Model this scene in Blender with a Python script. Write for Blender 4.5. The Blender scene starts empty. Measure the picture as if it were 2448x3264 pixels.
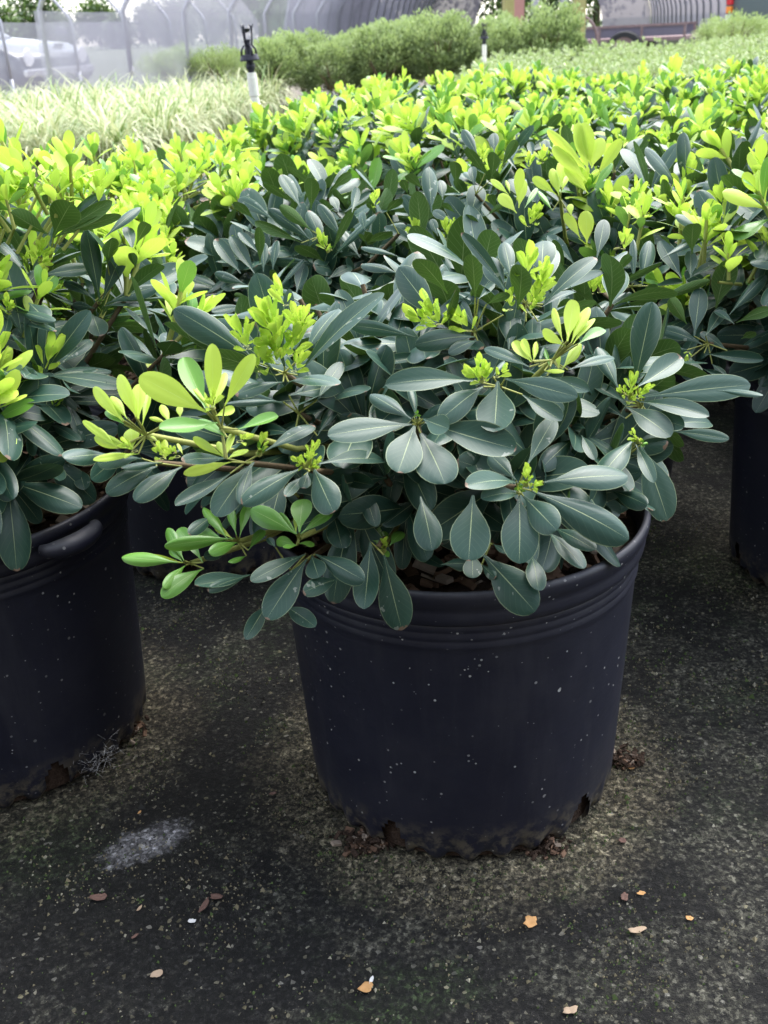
import bpy, bmesh, math, random
import numpy as np
from mathutils import Vector, Matrix
R = math.radians
random.seed(11); rng = np.random.default_rng(11)
SC = bpy.context.scene
COL = SC.collection

# ------------------------------------------------------------------ camera
F = 3300.0; CX, CY = 1224.0, 1632.0          # photograph pixels
CAMZ = 0.68; PITCH = 25.0; ROLL = 3.1
CAM = Vector((0, 0, CAMZ))
CM = Matrix.Rotation(R(90 - PITCH), 3, 'X') @ Matrix.Rotation(R(-ROLL), 3, 'Z')
cd = bpy.data.cameras.new('camera'); cam = bpy.data.objects.new('camera', cd); COL.objects.link(cam)
cam.matrix_world = Matrix.Translation(CAM) @ CM.to_4x4()
cd.sensor_fit = 'VERTICAL'; cd.sensor_height = 36.0; cd.sensor_width = 27.0; cd.lens = 36.0 * F / 3264.0
cd.clip_start = 0.02; cd.clip_end = 600
cd.dof.use_dof = True; cd.dof.focus_distance = 0.88; cd.dof.aperture_fstop = 16.0
SC.camera = cam
SC.render.resolution_x, SC.render.resolution_y = 768, 1024

# ------------------------------------------------------------------ light
SUN_EL, SUN_AZ = 60.0, 34.0                   # azimuth measured from +Y towards +X
w = bpy.data.worlds.new('World'); SC.world = w; w.use_nodes = True
nt = w.node_tree; nt.nodes.clear()
sky = nt.nodes.new('ShaderNodeTexSky'); sky.sky_type = 'NISHITA'; sky.sun_disc = False
sky.sun_elevation = R(SUN_EL); sky.sun_rotation = R(SUN_AZ)
sky.air_density = 1.0; sky.dust_density = 1.5; sky.ozone_density = 1.0
hs = nt.nodes.new('ShaderNodeHueSaturation'); hs.inputs['Saturation'].default_value = 0.45
bg = nt.nodes.new('ShaderNodeBackground'); bg.inputs['Strength'].default_value = 0.15
wo = nt.nodes.new('ShaderNodeOutputWorld')
nt.links.new(sky.outputs[0], hs.inputs['Color']); nt.links.new(hs.outputs[0], bg.inputs['Color'])
nt.links.new(bg.outputs[0], wo.inputs['Surface'])
sd = bpy.data.lights.new('sun', 'SUN'); sd.energy = 1.3; sd.angle = R(50); sd.color = (1, .97, .93)
so = bpy.data.objects.new('sun', sd); COL.objects.link(so)
sv = Vector((math.sin(R(SUN_AZ)) * math.cos(R(SUN_EL)), math.cos(R(SUN_AZ)) * math.cos(R(SUN_EL)), math.sin(R(SUN_EL))))
so.rotation_euler = (-sv).to_track_quat('-Z', 'Y').to_euler()
SC.view_settings.view_transform = 'Standard'; SC.view_settings.look = 'None'
SC.view_settings.exposure = 2.15; SC.view_settings.gamma = 1.0
SC.render.engine = 'CYCLES'
SC.cycles.max_bounces = 8; SC.cycles.transparent_max_bounces = 16; SC.cycles.use_denoising = True
SC.cycles.sample_clamp_indirect = 6.0

# ------------------------------------------------------------------ pixels to points
def ray(px, py):
    return (CM @ Vector(((px - CX) / F, -(py - CY) / F, -1.0)))
def at_y(px, py, Y):
    d = ray(px, py); return CAM + d * (Y / d.y)
def at_z(px, py, Z=0.0):
    d = ray(px, py); return CAM + d * ((Z - CAMZ) / d.z)
CMI = np.array(CM.transposed())
def project(P):
    q = (np.asarray(P) - np.array(CAM)) @ CMI.T
    return CX + F * q[:, 0] / -q[:, 2], CY - F * q[:, 1] / -q[:, 2], -q[:, 2]

# ------------------------------------------------------------------ helpers
def link(o, parent=None):
    COL.objects.link(o)
    if parent is not None: o.parent = parent
    return o
def tag(o, label=None, cat=None, group=None, kind=None):
    if label: o['label'] = label
    if cat: o['category'] = cat
    if group: o['group'] = group
    if kind: o['kind'] = kind
    return o
def empty(name, loc=(0, 0, 0), rz=0.0, label=None, cat=None, group=None):
    o = bpy.data.objects.new(name, None); COL.objects.link(o); o.location = loc; o.rotation_euler = (0, 0, rz)
    o.empty_display_size = .05
    return tag(o, label, cat, group)
def mesh_np(name, V, faces, mats, uv=None, mi=None, smooth=True):
    """V (n,3); faces (m,k) int array or list of arrays of different k"""
    me = bpy.data.meshes.new(name)
    if not isinstance(faces, (list, tuple)): faces = [faces]
    faces = [np.asarray(f, np.int32) for f in faces if len(f)]
    loops = np.concatenate([f.ravel() for f in faces]); tot = np.concatenate([np.full(len(f), f.shape[1], np.int32) for f in faces])
    st = np.concatenate([[0], np.cumsum(tot)[:-1]]).astype(np.int32)
    me.vertices.add(len(V)); me.vertices.foreach_set('co', np.asarray(V, np.float32).ravel())
    me.loops.add(len(loops)); me.loops.foreach_set('vertex_index', loops.astype(np.int32))
    me.polygons.add(len(tot)); me.polygons.foreach_set('loop_start', st)
    me.polygons.foreach_set('loop_total', tot)
    if mi is not None: me.polygons.foreach_set('material_index', np.asarray(mi, np.int32))
    me.polygons.foreach_set('use_smooth', np.full(len(tot), smooth, bool))
    if uv is not None:
        l = me.uv_layers.new(name='UVMap'); l.data.foreach_set('uv', np.asarray(uv, np.float32)[loops].ravel())
    for m in (mats if isinstance(mats, (list, tuple)) else [mats]): me.materials.append(m)
    me.update(calc_edges=True); me.validate()
    return me
class MB:
    """collects simple shapes, builds ONE mesh object"""
    def __init__(s): s.v = []; s.f = []; s.n = 0; s.m = []
    def add(s, V, Fc, m=0):
        V = [tuple(v) for v in V]
        s.v += V; s.f += [tuple(i + s.n for i in f) for f in Fc]; s.m += [m] * len(Fc); s.n += len(V); return s
    def box(s, c, d, rz=0.0, M=None, m=0):
        x, y, z = d[0] / 2, d[1] / 2, d[2] / 2
        V = [Vector((a, b, e)) for a in (-x, x) for b in (-y, y) for e in (-z, z)]
        Rm = M if M is not None else Matrix.Rotation(rz, 3, 'Z')
        V = [Rm @ v + Vector(c) for v in V]
        return s.add(V, [(0, 1, 3, 2), (4, 6, 7, 5), (0, 4, 5, 1), (2, 3, 7, 6), (0, 2, 6, 4), (1, 5, 7, 3)], m)
    def tube(s, pts, rad, k=8, caps=True, m=0):
        pts = [Vector(p) for p in pts]
        rad = rad if isinstance(rad, (list, tuple)) else [rad] * len(pts)
        V = []; prev = None
        for i, p in enumerate(pts):
            t = (pts[min(i + 1, len(pts) - 1)] - pts[max(i - 1, 0)])
            if t.length < 1e-9: t = Vector((0, 0, 1))
            t.normalize()
            u = prev if prev is not None else (Vector((1, 0, 0)) if abs(t.x) < .8 else Vector((0, 1, 0)))
            u = (u - t * u.dot(t)).normalized(); prev = u; b = t.cross(u)
            V += [p + (u * math.cos(2 * math.pi * j / k) + b * math.sin(2 * math.pi * j / k)) * rad[i] for j in range(k)]
        Fc = [(i * k + j, i * k + (j + 1) % k, (i + 1) * k + (j + 1) % k, (i + 1) * k + j) for i in range(len(pts) - 1) for j in range(k)]
        if caps: Fc += [tuple(reversed(range(k))), tuple(range((len(pts) - 1) * k, len(pts) * k))]
        return s.add(V, Fc, m)
    def lathe(s, prof, k=24, c=(0, 0, 0), m=0, M=None, closed=False):
        V = []
        for (r, z) in prof:
            for j in range(k):
                a = 2 * math.pi * j / k
                v = Vector((r * math.cos(a), r * math.sin(a), z))
                if M is not None: v = M @ v
                V.append(v + Vector(c))
        n = len(prof)
        Fc = [(i * k + j, i * k + (j + 1) % k, (i + 1) * k + (j + 1) % k, (i + 1) * k + j) for i in range(n - 1) for j in range(k)]
        if closed: Fc += [tuple(reversed(range(k))), tuple(range((n - 1) * k, n * k))]
        return s.add(V, Fc, m)
    def prism(s, poly, y0, y1, M=None, c=(0, 0, 0), m=0):
        """poly in XZ extruded along Y"""
        n = len(poly); V = [Vector((x, y0, z)) for x, z in poly] + [Vector((x, y1, z)) for x, z in poly]
        if M is not None: V = [M @ v for v in V]
        V = [v + Vector(c) for v in V]
        return s.add(V, [tuple(range(n)), tuple(reversed(range(n, 2 * n)))] + [(i, i + n, (i + 1) % n + n, (i + 1) % n) for i in range(n)], m)
    def build(s, name, mats, parent=None, smooth=False, bevel=0.0):
        me = bpy.data.meshes.new(name); me.from_pydata([tuple(v) for v in s.v], [], s.f)
        mats = mats if isinstance(mats, (list, tuple)) else [mats]
        for mm in mats: me.materials.append(mm)
        bm = bmesh.new(); bm.from_mesh(me)
        for f, mi in zip(bm.faces, s.m): f.material_index = mi
        bmesh.ops.recalc_face_normals(bm, faces=bm.faces[:])
        if bevel > 0:
            es = [e for e in bm.edges if len(e.link_faces) == 2 and e.calc_face_angle(0) > .5]
            bmesh.ops.bevel(bm, geom=es, offset=bevel, segments=2, affect='EDGES', profile=.6)
        for f in bm.faces: f.smooth = smooth
        bm.to_mesh(me); bm.free()
        return link(bpy.data.objects.new(name, me), parent)

# ------------------------------------------------------------------ materials
class N:
    def __init__(s, name):
        s.m = bpy.data.materials.new(name); s.m.use_nodes = True; s.t = s.m.node_tree; s.t.nodes.clear()
        s.out = s.t.nodes.new('ShaderNodeOutputMaterial')
    def n(s, typ, **kw):
        o = s.t.nodes.new('ShaderNode' + typ)
        for k, v in kw.items(): setattr(o, k, v)
        return o
    def l(s, a, b): s.t.links.new(a, b)
    def val(s, sock, v):
        if hasattr(v, 'links') or hasattr(v, 'is_linked'): s.l(v, sock)
        else: sock.default_value = v
    def math(s, op, a, b=0.0, clamp=False):
        o = s.n('Math', operation=op, use_clamp=clamp); s.val(o.inputs[0], a); s.val(o.inputs[1], b); return o.outputs[0]
    def mix(s, f, a, b, blend='MIX'):
        o = s.n('Mix', data_type='RGBA', blend_type=blend); s.val(o.inputs['Factor'], f)
        for k, v in ((6, a), (7, b)):
            if isinstance(v, tuple): o.inputs[k].default_value = v + (1,) if len(v) == 3 else v
            else: s.l(v, o.inputs[k])
        return o.outputs[2]
    def noise(s, scale, detail=4, rough=.55, vec=None, out='Fac'):
        o = s.n('TexNoise'); o.inputs['Scale'].default_value = scale; o.inputs['Detail'].default_value = detail
        o.inputs['Roughness'].default_value = rough
        if vec is not None: s.l(vec, o.inputs['Vector'])
        return o.outputs[out]
    def ramp(s, f, stops):
        o = s.n('ValToRGB'); s.l(f, o.inputs[0]); e = o.color_ramp.elements
        while len(e) < len(stops): e.new(.5)
        for el, (p, c) in zip(e, stops):
            el.position = p; el.color = (c if isinstance(c, tuple) else (c, c, c)) + (1,)
        return o.outputs[0]
    def bsdf(s, color, rough=.5, spec=.5, metal=0.0, normal=None, trans=None, tcol=None, coat=0.0):
        b = s.n('BsdfPrincipled')
        if isinstance(color, tuple): b.inputs['Base Color'].default_value = color + (1,)
        else: s.l(color, b.inputs['Base Color'])
        s.val(b.inputs['Roughness'], rough); s.val(b.inputs['Specular IOR Level'], spec); b.inputs['Metallic'].default_value = metal
        b.inputs['Coat Weight'].default_value = coat
        if normal is not None: s.l(normal, b.inputs['Normal'])
        o = b.outputs[0]
        if trans:
            t = s.n('BsdfTranslucent')
            if isinstance(tcol, tuple): t.inputs[0].default_value = tcol + (1,)
            else: s.l(tcol, t.inputs[0])
            mx = s.n('MixShader'); mx.inputs[0].default_value = trans; s.l(o, mx.inputs[1]); s.l(t.outputs[0], mx.inputs[2]); o = mx.outputs[0]
        s.l(o, s.out.inputs[0]); return s.m
    def bump(s, h, strength=.3, dist=.01):
        b = s.n('Bump'); b.inputs['Strength'].default_value = strength; b.inputs['Distance'].default_value = dist; s.l(h, b.inputs['Height']); return b.outputs[0]
    def rnd(s):
        """random number per leaf, both for single-leaf objects and joined leaves"""
        a = s.n('ObjectInfo').outputs['Random']; g = s.n('NewGeometry').outputs['Random Per Island']
        return s.math('FRACT', s.math('ADD', a, g))
def simple(name, col, rough=.5, spec=.5, metal=0.0, var=.15, scale=12.0, bump=0.0):
    n = N(name); tc = n.n('TexCoord').outputs['Object']
    k = n.noise(scale, 5, .6, tc)
    c = n.mix(k, tuple(x * (1 - var) for x in col), tuple(min(1, x * (1 + var)) for x in col))
    nm = n.bump(k, bump, .01) if bump else None
    return n.bsdf(c, rough, spec, metal, nm)

def leaf_mat(name, col, col2, back, vein, rough=.36, trans=.12, tcol=(.1, .2, .02), spots=0.0, spec=.5, veinw=.016, edge=True):
    n = N(name)
    uv = n.n('UVMap').outputs[0]; sp = n.n('SeparateXYZ'); n.l(uv, sp.inputs[0])
    u = n.math('ABSOLUTE', n.math('SUBTRACT', sp.outputs[0], .5)); v = sp.outputs[1]
    r = n.rnd(); tc = n.n('TexCoord').outputs['Object']
    blot = n.noise(26, 4, .6, n.n('NewGeometry').outputs['Position'])
    c = n.mix(r, col, col2)
    c = n.mix(n.math('MULTIPLY', blot, .45), c, tuple(min(.8, x * 1.5) for x in col2))
    # side veins, faint
    wv = n.math('SINE', n.math('MULTIPLY', n.math('SUBTRACT', v, n.math('MULTIPLY', u, .55)), 62.0))
    sv_ = n.math('MULTIPLY', n.math('GREATER_THAN', wv, .95), .05)
    c = n.mix(sv_, c, vein)
    bc = n.mix(n.math('MULTIPLY', sv_, 5.0), n.mix(blot, back, tuple(x * 1.4 for x in back)), vein)
    wid = n.math('MULTIPLY', n.math('SUBTRACT', 1.08, v), veinw * 1.6)
    mr = n.math('SUBTRACT', 1.0, n.math('DIVIDE', u, wid), True)
    mr = n.math('MULTIPLY', n.math('SMOOTH_MIN', n.math('MULTIPLY', mr, 3.0), 1.0), .85, True)
    c = n.mix(mr, c, vein); bc = n.mix(mr, bc, vein)
    if edge:
        ed = n.math('MULTIPLY', n.math('GREATER_THAN', u, .478), .45); c = n.mix(ed, c, vein); bc = n.mix(ed, bc, vein)
    if spots > 0:
        vo = n.n('TexNoise'); vo.inputs['Scale'].default_value = 150; vo.inputs['Detail'].default_value = 2; n.l(n.n('NewGeometry').outputs['Position'], vo.inputs['Vector'])
        big = n.noise(22, 2, .5, n.n('NewGeometry').outputs['Position'])
        s1 = n.math('MULTIPLY', n.math('GREATER_THAN', vo.outputs[0], .66), n.math('GREATER_THAN', big, .56))
        s1 = n.math('MULTIPLY', s1, n.math('MULTIPLY', n.math('GREATER_THAN', r, .45), spots))
        c = n.mix(s1, c, (.42, .45, .38))
    tipn = n.math('ADD', v, n.math('MULTIPLY', n.math('SUBTRACT', n.noise(120, 3, .6, n.n('NewGeometry').outputs['Position']), .5), .25))
    if spots > 0: c = n.mix(n.math('MULTIPLY', n.math('GREATER_THAN', tipn, .985), n.math('GREATER_THAN', r, .62)), c, (.20, .13, .085))
    g = n.n('NewGeometry').outputs['Backfacing']
    c = n.mix(g, c, bc)
    rg = n.math('ADD', n.math('MULTIPLY', blot, .16), rough - .08)
    rg = n.math('ADD', rg, n.math('MULTIPLY', g, .22))
    nm = n.bump(n.math('ADD', n.math('MULTIPLY', mr, -.6), n.math('MULTIPLY', wv, .008)), .25, .002)
    return n.bsdf(c, rg, spec, 0, nm, trans, n.mix(.5, c, tcol))

M = {}
M['dark'] = leaf_mat('leaf_dark', (.015, .048, .036), (.026, .072, .048), (.075, .150, .034), (.40, .48, .25), .42, .06, (.10, .2, .02), .5)
M['mid'] = leaf_mat('leaf_green', (.07, .20, .03), (.14, .32, .045), (.16, .32, .07), (.38, .52, .18), .34, .2, (.2, .42, .03))
M['lime'] = leaf_mat('leaf_lime', (.31, .52, .040), (.53, .72, .11), (.40, .60, .08), (.58, .74, .22), .42, .36, (.64, .82, .10), spec=.35, veinw=.010, edge=False)
M['stem'] = simple('stem_bark', (.13, .095, .055), .8, .2, 0, .35, 90, .3)
M['gstem'] = simple('stem_green', (.34, .36, .10), .6, .3, 0, .2, 60)

def pot_mat():
    n = N('pot_plastic'); P = n.n('NewGeometry').outputs['Position']
    vo = n.n('TexVoronoi'); vo.inputs['Scale'].default_value = 95; n.l(P, vo.inputs['Vector'])
    cr = n.n('SeparateColor'); n.l(vo.outputs['Color'], cr.inputs[0])
    thr = n.math('MULTIPLY', n.math('POWER', cr.outputs[0], 9.0), .17)
    sp = n.math('LESS_THAN', vo.outputs['Distance'], thr)
    v2 = n.n('TexVoronoi'); v2.inputs['Scale'].default_value = 210; n.l(P, v2.inputs['Vector'])
    c2 = n.n('SeparateColor'); n.l(v2.outputs['Color'], c2.inputs[0])
    sp2 = n.math('LESS_THAN', v2.outputs['Distance'], n.math('MULTIPLY', n.math('POWER', c2.outputs[1], 7.0), .26))
    sp = n.math('MAXIMUM', n.math('MULTIPLY', sp, n.math('ADD', n.math('MULTIPLY', cr.outputs[2], .8), .2)), n.math('MULTIPLY', sp2, c2.outputs[0]))
    sc = n.n('Mapping'); sc.inputs['Scale'].default_value = (60, 60, 240); n.l(P, sc.inputs['Vector'])
    k = n.noise(30, 5, .6, P); fine = n.noise(1.0, 3, .6, sc.outputs[0])
    c = n.mix(k, (.010, .011, .022), (.019, .020, .035))
    sk = n.n('Mapping'); sk.inputs['Scale'].default_value = (16, 16, 2.2); n.l(P, sk.inputs['Vector'])
    c = n.mix(n.ramp(n.noise(1.0, 6, .7, sk.outputs[0]), [(.52, 0.0), (.72, .35)]), c, (.060, .060, .070))
    dust = n.ramp(n.noise(9, 6, .65, P), [(.5, 0.0), (.85, .4)])
    c = n.mix(dust, c, (.050, .049, .058))
    c = n.mix(n.math('MULTIPLY', sp, .85), c, (.52, .52, .50))
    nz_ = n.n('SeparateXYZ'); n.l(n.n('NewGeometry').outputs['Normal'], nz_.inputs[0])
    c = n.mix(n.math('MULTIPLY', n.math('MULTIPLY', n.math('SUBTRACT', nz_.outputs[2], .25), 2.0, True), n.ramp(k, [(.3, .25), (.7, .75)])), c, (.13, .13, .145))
    z = n.n('SeparateXYZ'); n.l(P, z.inputs[0])
    low = n.math('MULTIPLY', n.math('SUBTRACT', .05, z.outputs[2], True), 18.0, True)
    mud = n.math('MULTIPLY', low, n.ramp(n.noise(70, 4, .7, P), [(.46, 0.0), (.60, .9)]))
    c = n.mix(mud, c, (.20, .17, .11))
    rg = n.math('ADD', n.math('MULTIPLY', k, .2), .36)
    return n.bsdf(c, rg, .42, 0, n.bump(fine, .10, .002))
M['pot'] = pot_mat()
M['soil'] = simple('bark_mulch', (.055, .036, .026), .9, .2, 0, .6, 140, .8)
M['chip'] = simple('bark_chip', (.17, .105, .07), .85, .2, 0, .5, 60, .3)
M['chip2'] = simple('bark_chip_pale', (.30, .24, .19), .85, .2, 0, .4, 60, .3)

# ------------------------------------------------------------------ where the pots stand
MAIN = (0.066, 0.85); LEFT = (-0.425, 0.95); RIGHT = (0.615, 1.22); B1 = (-0.255, 1.40); B2 = (0.30, 1.50); L2 = (-0.62, 1.66)
RIM_R = .170; POT_H = .289

# ------------------------------------------------------------------ ground
def ground_mat():
    n = N('ground'); P = n.n('NewGeometry').outputs['Position']
    sx = n.n('SeparateXYZ'); n.l(P, sx.inputs[0])
    big = n.noise(3.6, 6, .62, P); med = n.noise(17, 6, .68, P); fin = n.noise(150, 6, .8, P); tiny = n.noise(700, 2, .6, P)
    c = n.mix(n.ramp(fin, [(.42, 0.0), (.66, 1.0)]), (.005, .005, .0055), (.036, .035, .032))
    bias = n.math('MULTIPLY', sx.outputs[0], .10)  # more crust towards the right, also painting in the brighter light there
    p1 = n.n('TexNoise'); p1.inputs['Scale'].default_value = 7.5; p1.inputs['Detail'].default_value = 9; p1.inputs['Roughness'].default_value = .72; n.l(P, p1.inputs['Vector'])
    crust = n.math('MULTIPLY', n.ramp(n.math('ADD', p1.outputs[0], bias), [(.48, 0.0), (.60, 1.0)]), n.ramp(fin, [(.45, .05), (.55, 1.0)]))
    c = n.mix(n.math('MULTIPLY', crust, .8), c, n.mix(n.noise(11, 4, .6, P), (.10, .104, .078), (.23, .22, .17)))
    p2 = n.n('TexNoise'); p2.inputs['Scale'].default_value = 5.1; p2.inputs['Detail'].default_value = 9; p2.inputs['Roughness'].default_value = .72
    mp = n.n('Mapping'); mp.inputs['Location'].default_value = (4.2, 9.1, 0); n.l(P, mp.inputs['Vector']); n.l(mp.outputs[0], p2.inputs['Vector'])
    moss = n.math('MULTIPLY', n.ramp(p2.outputs[0], [(.52, 0.0), (.62, 1.0)]), n.ramp(n.noise(190, 4, .7, P), [(.44, .1), (.56, 1.0)]))
    c = n.mix(n.math('MULTIPLY', moss, .7), c, (.06, .095, .035))
    # pale sandy silt washed out round the feet of the pots
    for (px, py, amt) in ((MAIN[0], MAIN[1], 1.0), (LEFT[0], LEFT[1], .55), (RIGHT[0], RIGHT[1], .4)):
        dx = n.math('SUBTRACT', sx.outputs[0], px); dy = n.math('SUBTRACT', sx.outputs[1], py)
        d = n.math('SQRT', n.math('ADD', n.math('MULTIPLY', dx, dx), n.math('MULTIPLY', dy, dy)))
        d = n.math('ADD', d, n.math('MULTIPLY', n.math('SUBTRACT', med, .5), .09))
        rg = n.math('MULTIPLY', n.math('MULTIPLY', n.math('SUBTRACT', .222, d), 15.0, True), amt)
        sand = n.math('MULTIPLY', rg, n.ramp(fin, [(.42, .06), (.58, 1.0)]))
        c = n.mix(n.math('MULTIPLY', sand, .9), c, (.46, .40, .27))
    # bare grey patch of woven fabric where the crust has come off
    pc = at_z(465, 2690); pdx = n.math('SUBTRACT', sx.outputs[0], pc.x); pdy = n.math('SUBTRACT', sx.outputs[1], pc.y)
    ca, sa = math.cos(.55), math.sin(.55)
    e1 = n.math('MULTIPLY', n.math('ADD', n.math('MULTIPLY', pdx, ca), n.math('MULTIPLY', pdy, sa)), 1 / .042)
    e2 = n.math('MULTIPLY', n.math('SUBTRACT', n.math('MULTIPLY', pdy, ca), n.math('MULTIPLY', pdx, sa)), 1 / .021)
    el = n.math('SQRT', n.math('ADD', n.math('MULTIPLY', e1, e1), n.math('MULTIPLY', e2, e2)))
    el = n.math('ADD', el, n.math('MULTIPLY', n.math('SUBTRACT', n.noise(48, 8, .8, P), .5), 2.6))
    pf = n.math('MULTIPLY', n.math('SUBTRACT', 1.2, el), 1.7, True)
    wet_shade = n.math('MULTIPLY', n.math('SUBTRACT', 4.6, el), .45, True)
    c = n.mix(n.math('MULTIPLY', wet_shade, .55), c, (.010, .011, .010))  # damp ground and the plants' shade painted together as one dark zone
    c = n.mix(n.math('MULTIPLY', pf, n.ramp(fin, [(.3, .4), (.6, .95)])), c, (.40, .40, .43))
    # pale specks
    spk = n.math('MULTIPLY', n.math('GREATER_THAN', tiny, .66), n.math('GREATER_THAN', fin, .5))
    c = n.mix(n.math('MULTIPLY', spk, .6), c, (.24, .22, .16))
    for sc_, lo_ in ((330.0, .42), (170.0, .62)):
        vg = n.n('TexVoronoi'); vg.inputs['Scale'].default_value = sc_; vg.inputs['Randomness'].default_value = 1.0; n.l(P, vg.inputs['Vector'])
        gs = n.n('SeparateColor'); n.l(vg.outputs['Color'], gs.inputs[0])
        gr = n.math('ADD', n.math('MULTIPLY', n.math('POWER', gs.outputs[0], 2.6), 2.6 * (1 - lo_)), lo_)
        cmb = n.n('CombineXYZ')
        for q_ in range(3): n.l(gr, cmb.inputs[q_])
        mu = n.n('Mix', data_type='RGBA', blend_type='MULTIPLY', clamp_result=False); mu.inputs['Factor'].default_value = 1.0; n.l(c, mu.inputs[6]); n.l(cmb.outputs[0], mu.inputs[7]); c = mu.outputs[2]
        if sc_ > 200:
            big_ = n.math('MULTIPLY', n.math('GREATER_THAN', gs.outputs[1], .972), n.ramp(med, [(.38, .1), (.6, .8)])); c = n.mix(big_, c, n.mix(gs.outputs[2], (.30, .27, .15), (.36, .35, .31)))
            grain_h = gs.outputs[0]
    # farther on: brown gravel, then grass
    far = n.math('MULTIPLY', n.math('SUBTRACT', sx.outputs[1], 4.2), .9, True)
    fc = n.mix(n.ramp(n.noise(24, 5, .7, P), [(.3, 0.0), (.7, 1.0)]), (.10, .085, .07), (.26, .215, .17))
    c = n.mix(far, c, fc)
    fg = n.math('MULTIPLY', n.math('SUBTRACT', sx.outputs[1], 16.0), .3, True)
    c = n.mix(fg, c, n.mix(n.noise(8, 5, .7, P), (.06, .09, .03), (.14, .16, .07)))
    h = n.math('ADD', n.math('ADD', n.math('MULTIPLY', med, .6), n.math('MULTIPLY', grain_h, .12)), n.math('ADD', n.math('MULTIPLY', fin, .5), n.math('MULTIPLY', tiny, .2)))
    return n.bsdf(c, n.math('ADD', n.math('MULTIPLY', fin, .3), .55), .35, 0, n.bump(h, 1.0, .018))
xs = [-200, -60, -20, -8, -4, -2, -1, -.5, 0, .5, 1, 2, 4, 8, 20, 60, 200]; ys = [-60, -20, -6, -2, -1, 0, .5, 1, 1.5, 2, 3, 5, 8, 12, 20, 40, 80, 160, 400]
V = [(x, y, 0.0) for y in ys for x in xs]; nx = len(xs)
fc = [(j * nx + i, j * nx + i + 1, (j + 1) * nx + i + 1, (j + 1) * nx + i) for j in range(len(ys) - 1) for i in range(nx - 1)]
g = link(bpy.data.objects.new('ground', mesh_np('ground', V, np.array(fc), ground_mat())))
tag(g, 'dark mossy weed fabric floor with sandy crust round the pots', 'ground', kind='structure')

# ------------------------------------------------------------------ added unseen shed behind the viewpoint, put in to shade the front pots
M['board'] = simple('added_shed_board', (.16, .15, .14), .8, .2, 0, .25, 6, .3)
shed = empty('added_shade_shed', (0, -1.9, 0), 0, 'added unseen boarded shed with an eave, put in to shade the front pots', 'shed')
for i in range(30):
    b = MB(); b.box((-4.35 + .3 * i, -.02, 1.25), (.292, .03, 2.5)); b.build('plank', M['board'], shed)
b = MB(); b.box((0, -.9, 2.62), (9.2, 2.8, .08), M=Matrix.Rotation(R(-4), 3, 'X')); b.build('roof', M['board'], shed)

# ------------------------------------------------------------------ pots
def pot_wall_mesh(seed, holes):
    rs = random.Random(seed); K = 240
    zs = [0, .004, .008, .012, .016, .022, .028, .034, .040, .046, .055, .08, .12, .16, .20, .228, .234, .237, .2395, .242, .245, .2475, .250, .2525, .256]
    def rad(z):
        r = .1485 + (.1605 - .1485) * min(z, .228) / .228
        for zc, a, wd in ((.2365, .0022, .0022), (.2445, .0022, .0022), (.2525, .0022, .0022)):
            r += a * math.exp(-((z - zc) / wd) ** 2)
        return r
    V = []; 
    for z in zs:
        for j in range(K):
            a = 2 * math.pi * j / K
            sc = math.cos(a * 30)                                     # thirty scalloped feet
            fade = max(0, 1 - z / .030)
            r = rad(z) - .0036 * fade * (1 - sc) * 1.0 - .006 * max(0, 1 - z / .012) ** 2
            zz = z + (.0105 * (1 - fade * 0) * max(0, 1 - z / .012) * (0.5 - .5 * sc) ** 3)
            V.append((r * math.cos(a), r * math.sin(a), zz))
    Fc = []
    for i in range(len(zs) - 1):
        zc = .5 * (zs[i] + zs[i + 1])
        for j in range(K):
            a = 2 * math.pi * (j + .5) / K
            cut = False
            for (ha, hw, hz) in holes:
                d = (a - ha + math.pi) % (2 * math.pi) - math.pi
                if (d / hw) ** 2 + (zc / hz) ** 2 < 1: cut = True
            if not cut: Fc.append((i * K + j, i * K + (j + 1) % K, (i + 1) * K + (j + 1) % K, (i + 1) * K + j))
    return mesh_np('wall', V, np.array(Fc), M['pot'])
def rim_mesh():
    b = MB()
    b.lathe([(.1605, .2555), (.1635, .2565), (.1668, .2600), (.1678, .2650), (.1672, .2690), (.1668, .2720), (.1682, .2745), (.1702, .2790), (.1708, .2840), (.1700, .2878), (.1680, .2895), (.1655, .2890), (.1640, .2865), (.1632, .2800), (.1612, .2600), (.1570, .2100)], 128)
    return b
def chips(rs, n, rmax, z0):
    b = MB()
    for i in range(n):
        r = rmax * math.sqrt(rs.random()); a = rs.random() * 6.283
        L = rs.uniform(.006, .022)
        Mx = Matrix.Rotation(rs.random() * 6.28, 3, 'Z') @ Matrix.Rotation(rs.uniform(-.7, .7), 3, 'X') @ Matrix.Rotation(rs.uniform(-.5, .5), 3, 'Y')
        b.box((r * math.cos(a), r * math.sin(a), z0 + rs.uniform(0, .008)), (L, L * rs.uniform(.25, .6), rs.uniform(.0015, .004)), M=Mx, m=0 if rs.random() < .78 else 1)
    return b
def handle_mesh(ang, parent):
    b = MB(); pts = []; rr = []
    for i in range(15):
        t = i / 14; a = ang + (t - .5) * .36
        r = .1735 + .010 * math.sin(math.pi * t) ** .5
        pts.append((r * math.cos(a), r * math.sin(a), .2745 - .002 * math.sin(math.pi * t))); rr.append(.0095 * (.35 + .65 * math.sin(math.pi * min(max(t, .02), .98)) ** .4))
    b.tube(pts, rr, 14); return b.build('handle', M['pot'], parent, smooth=True)
FRONT = -math.pi / 2
pot_wall = {}
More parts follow.
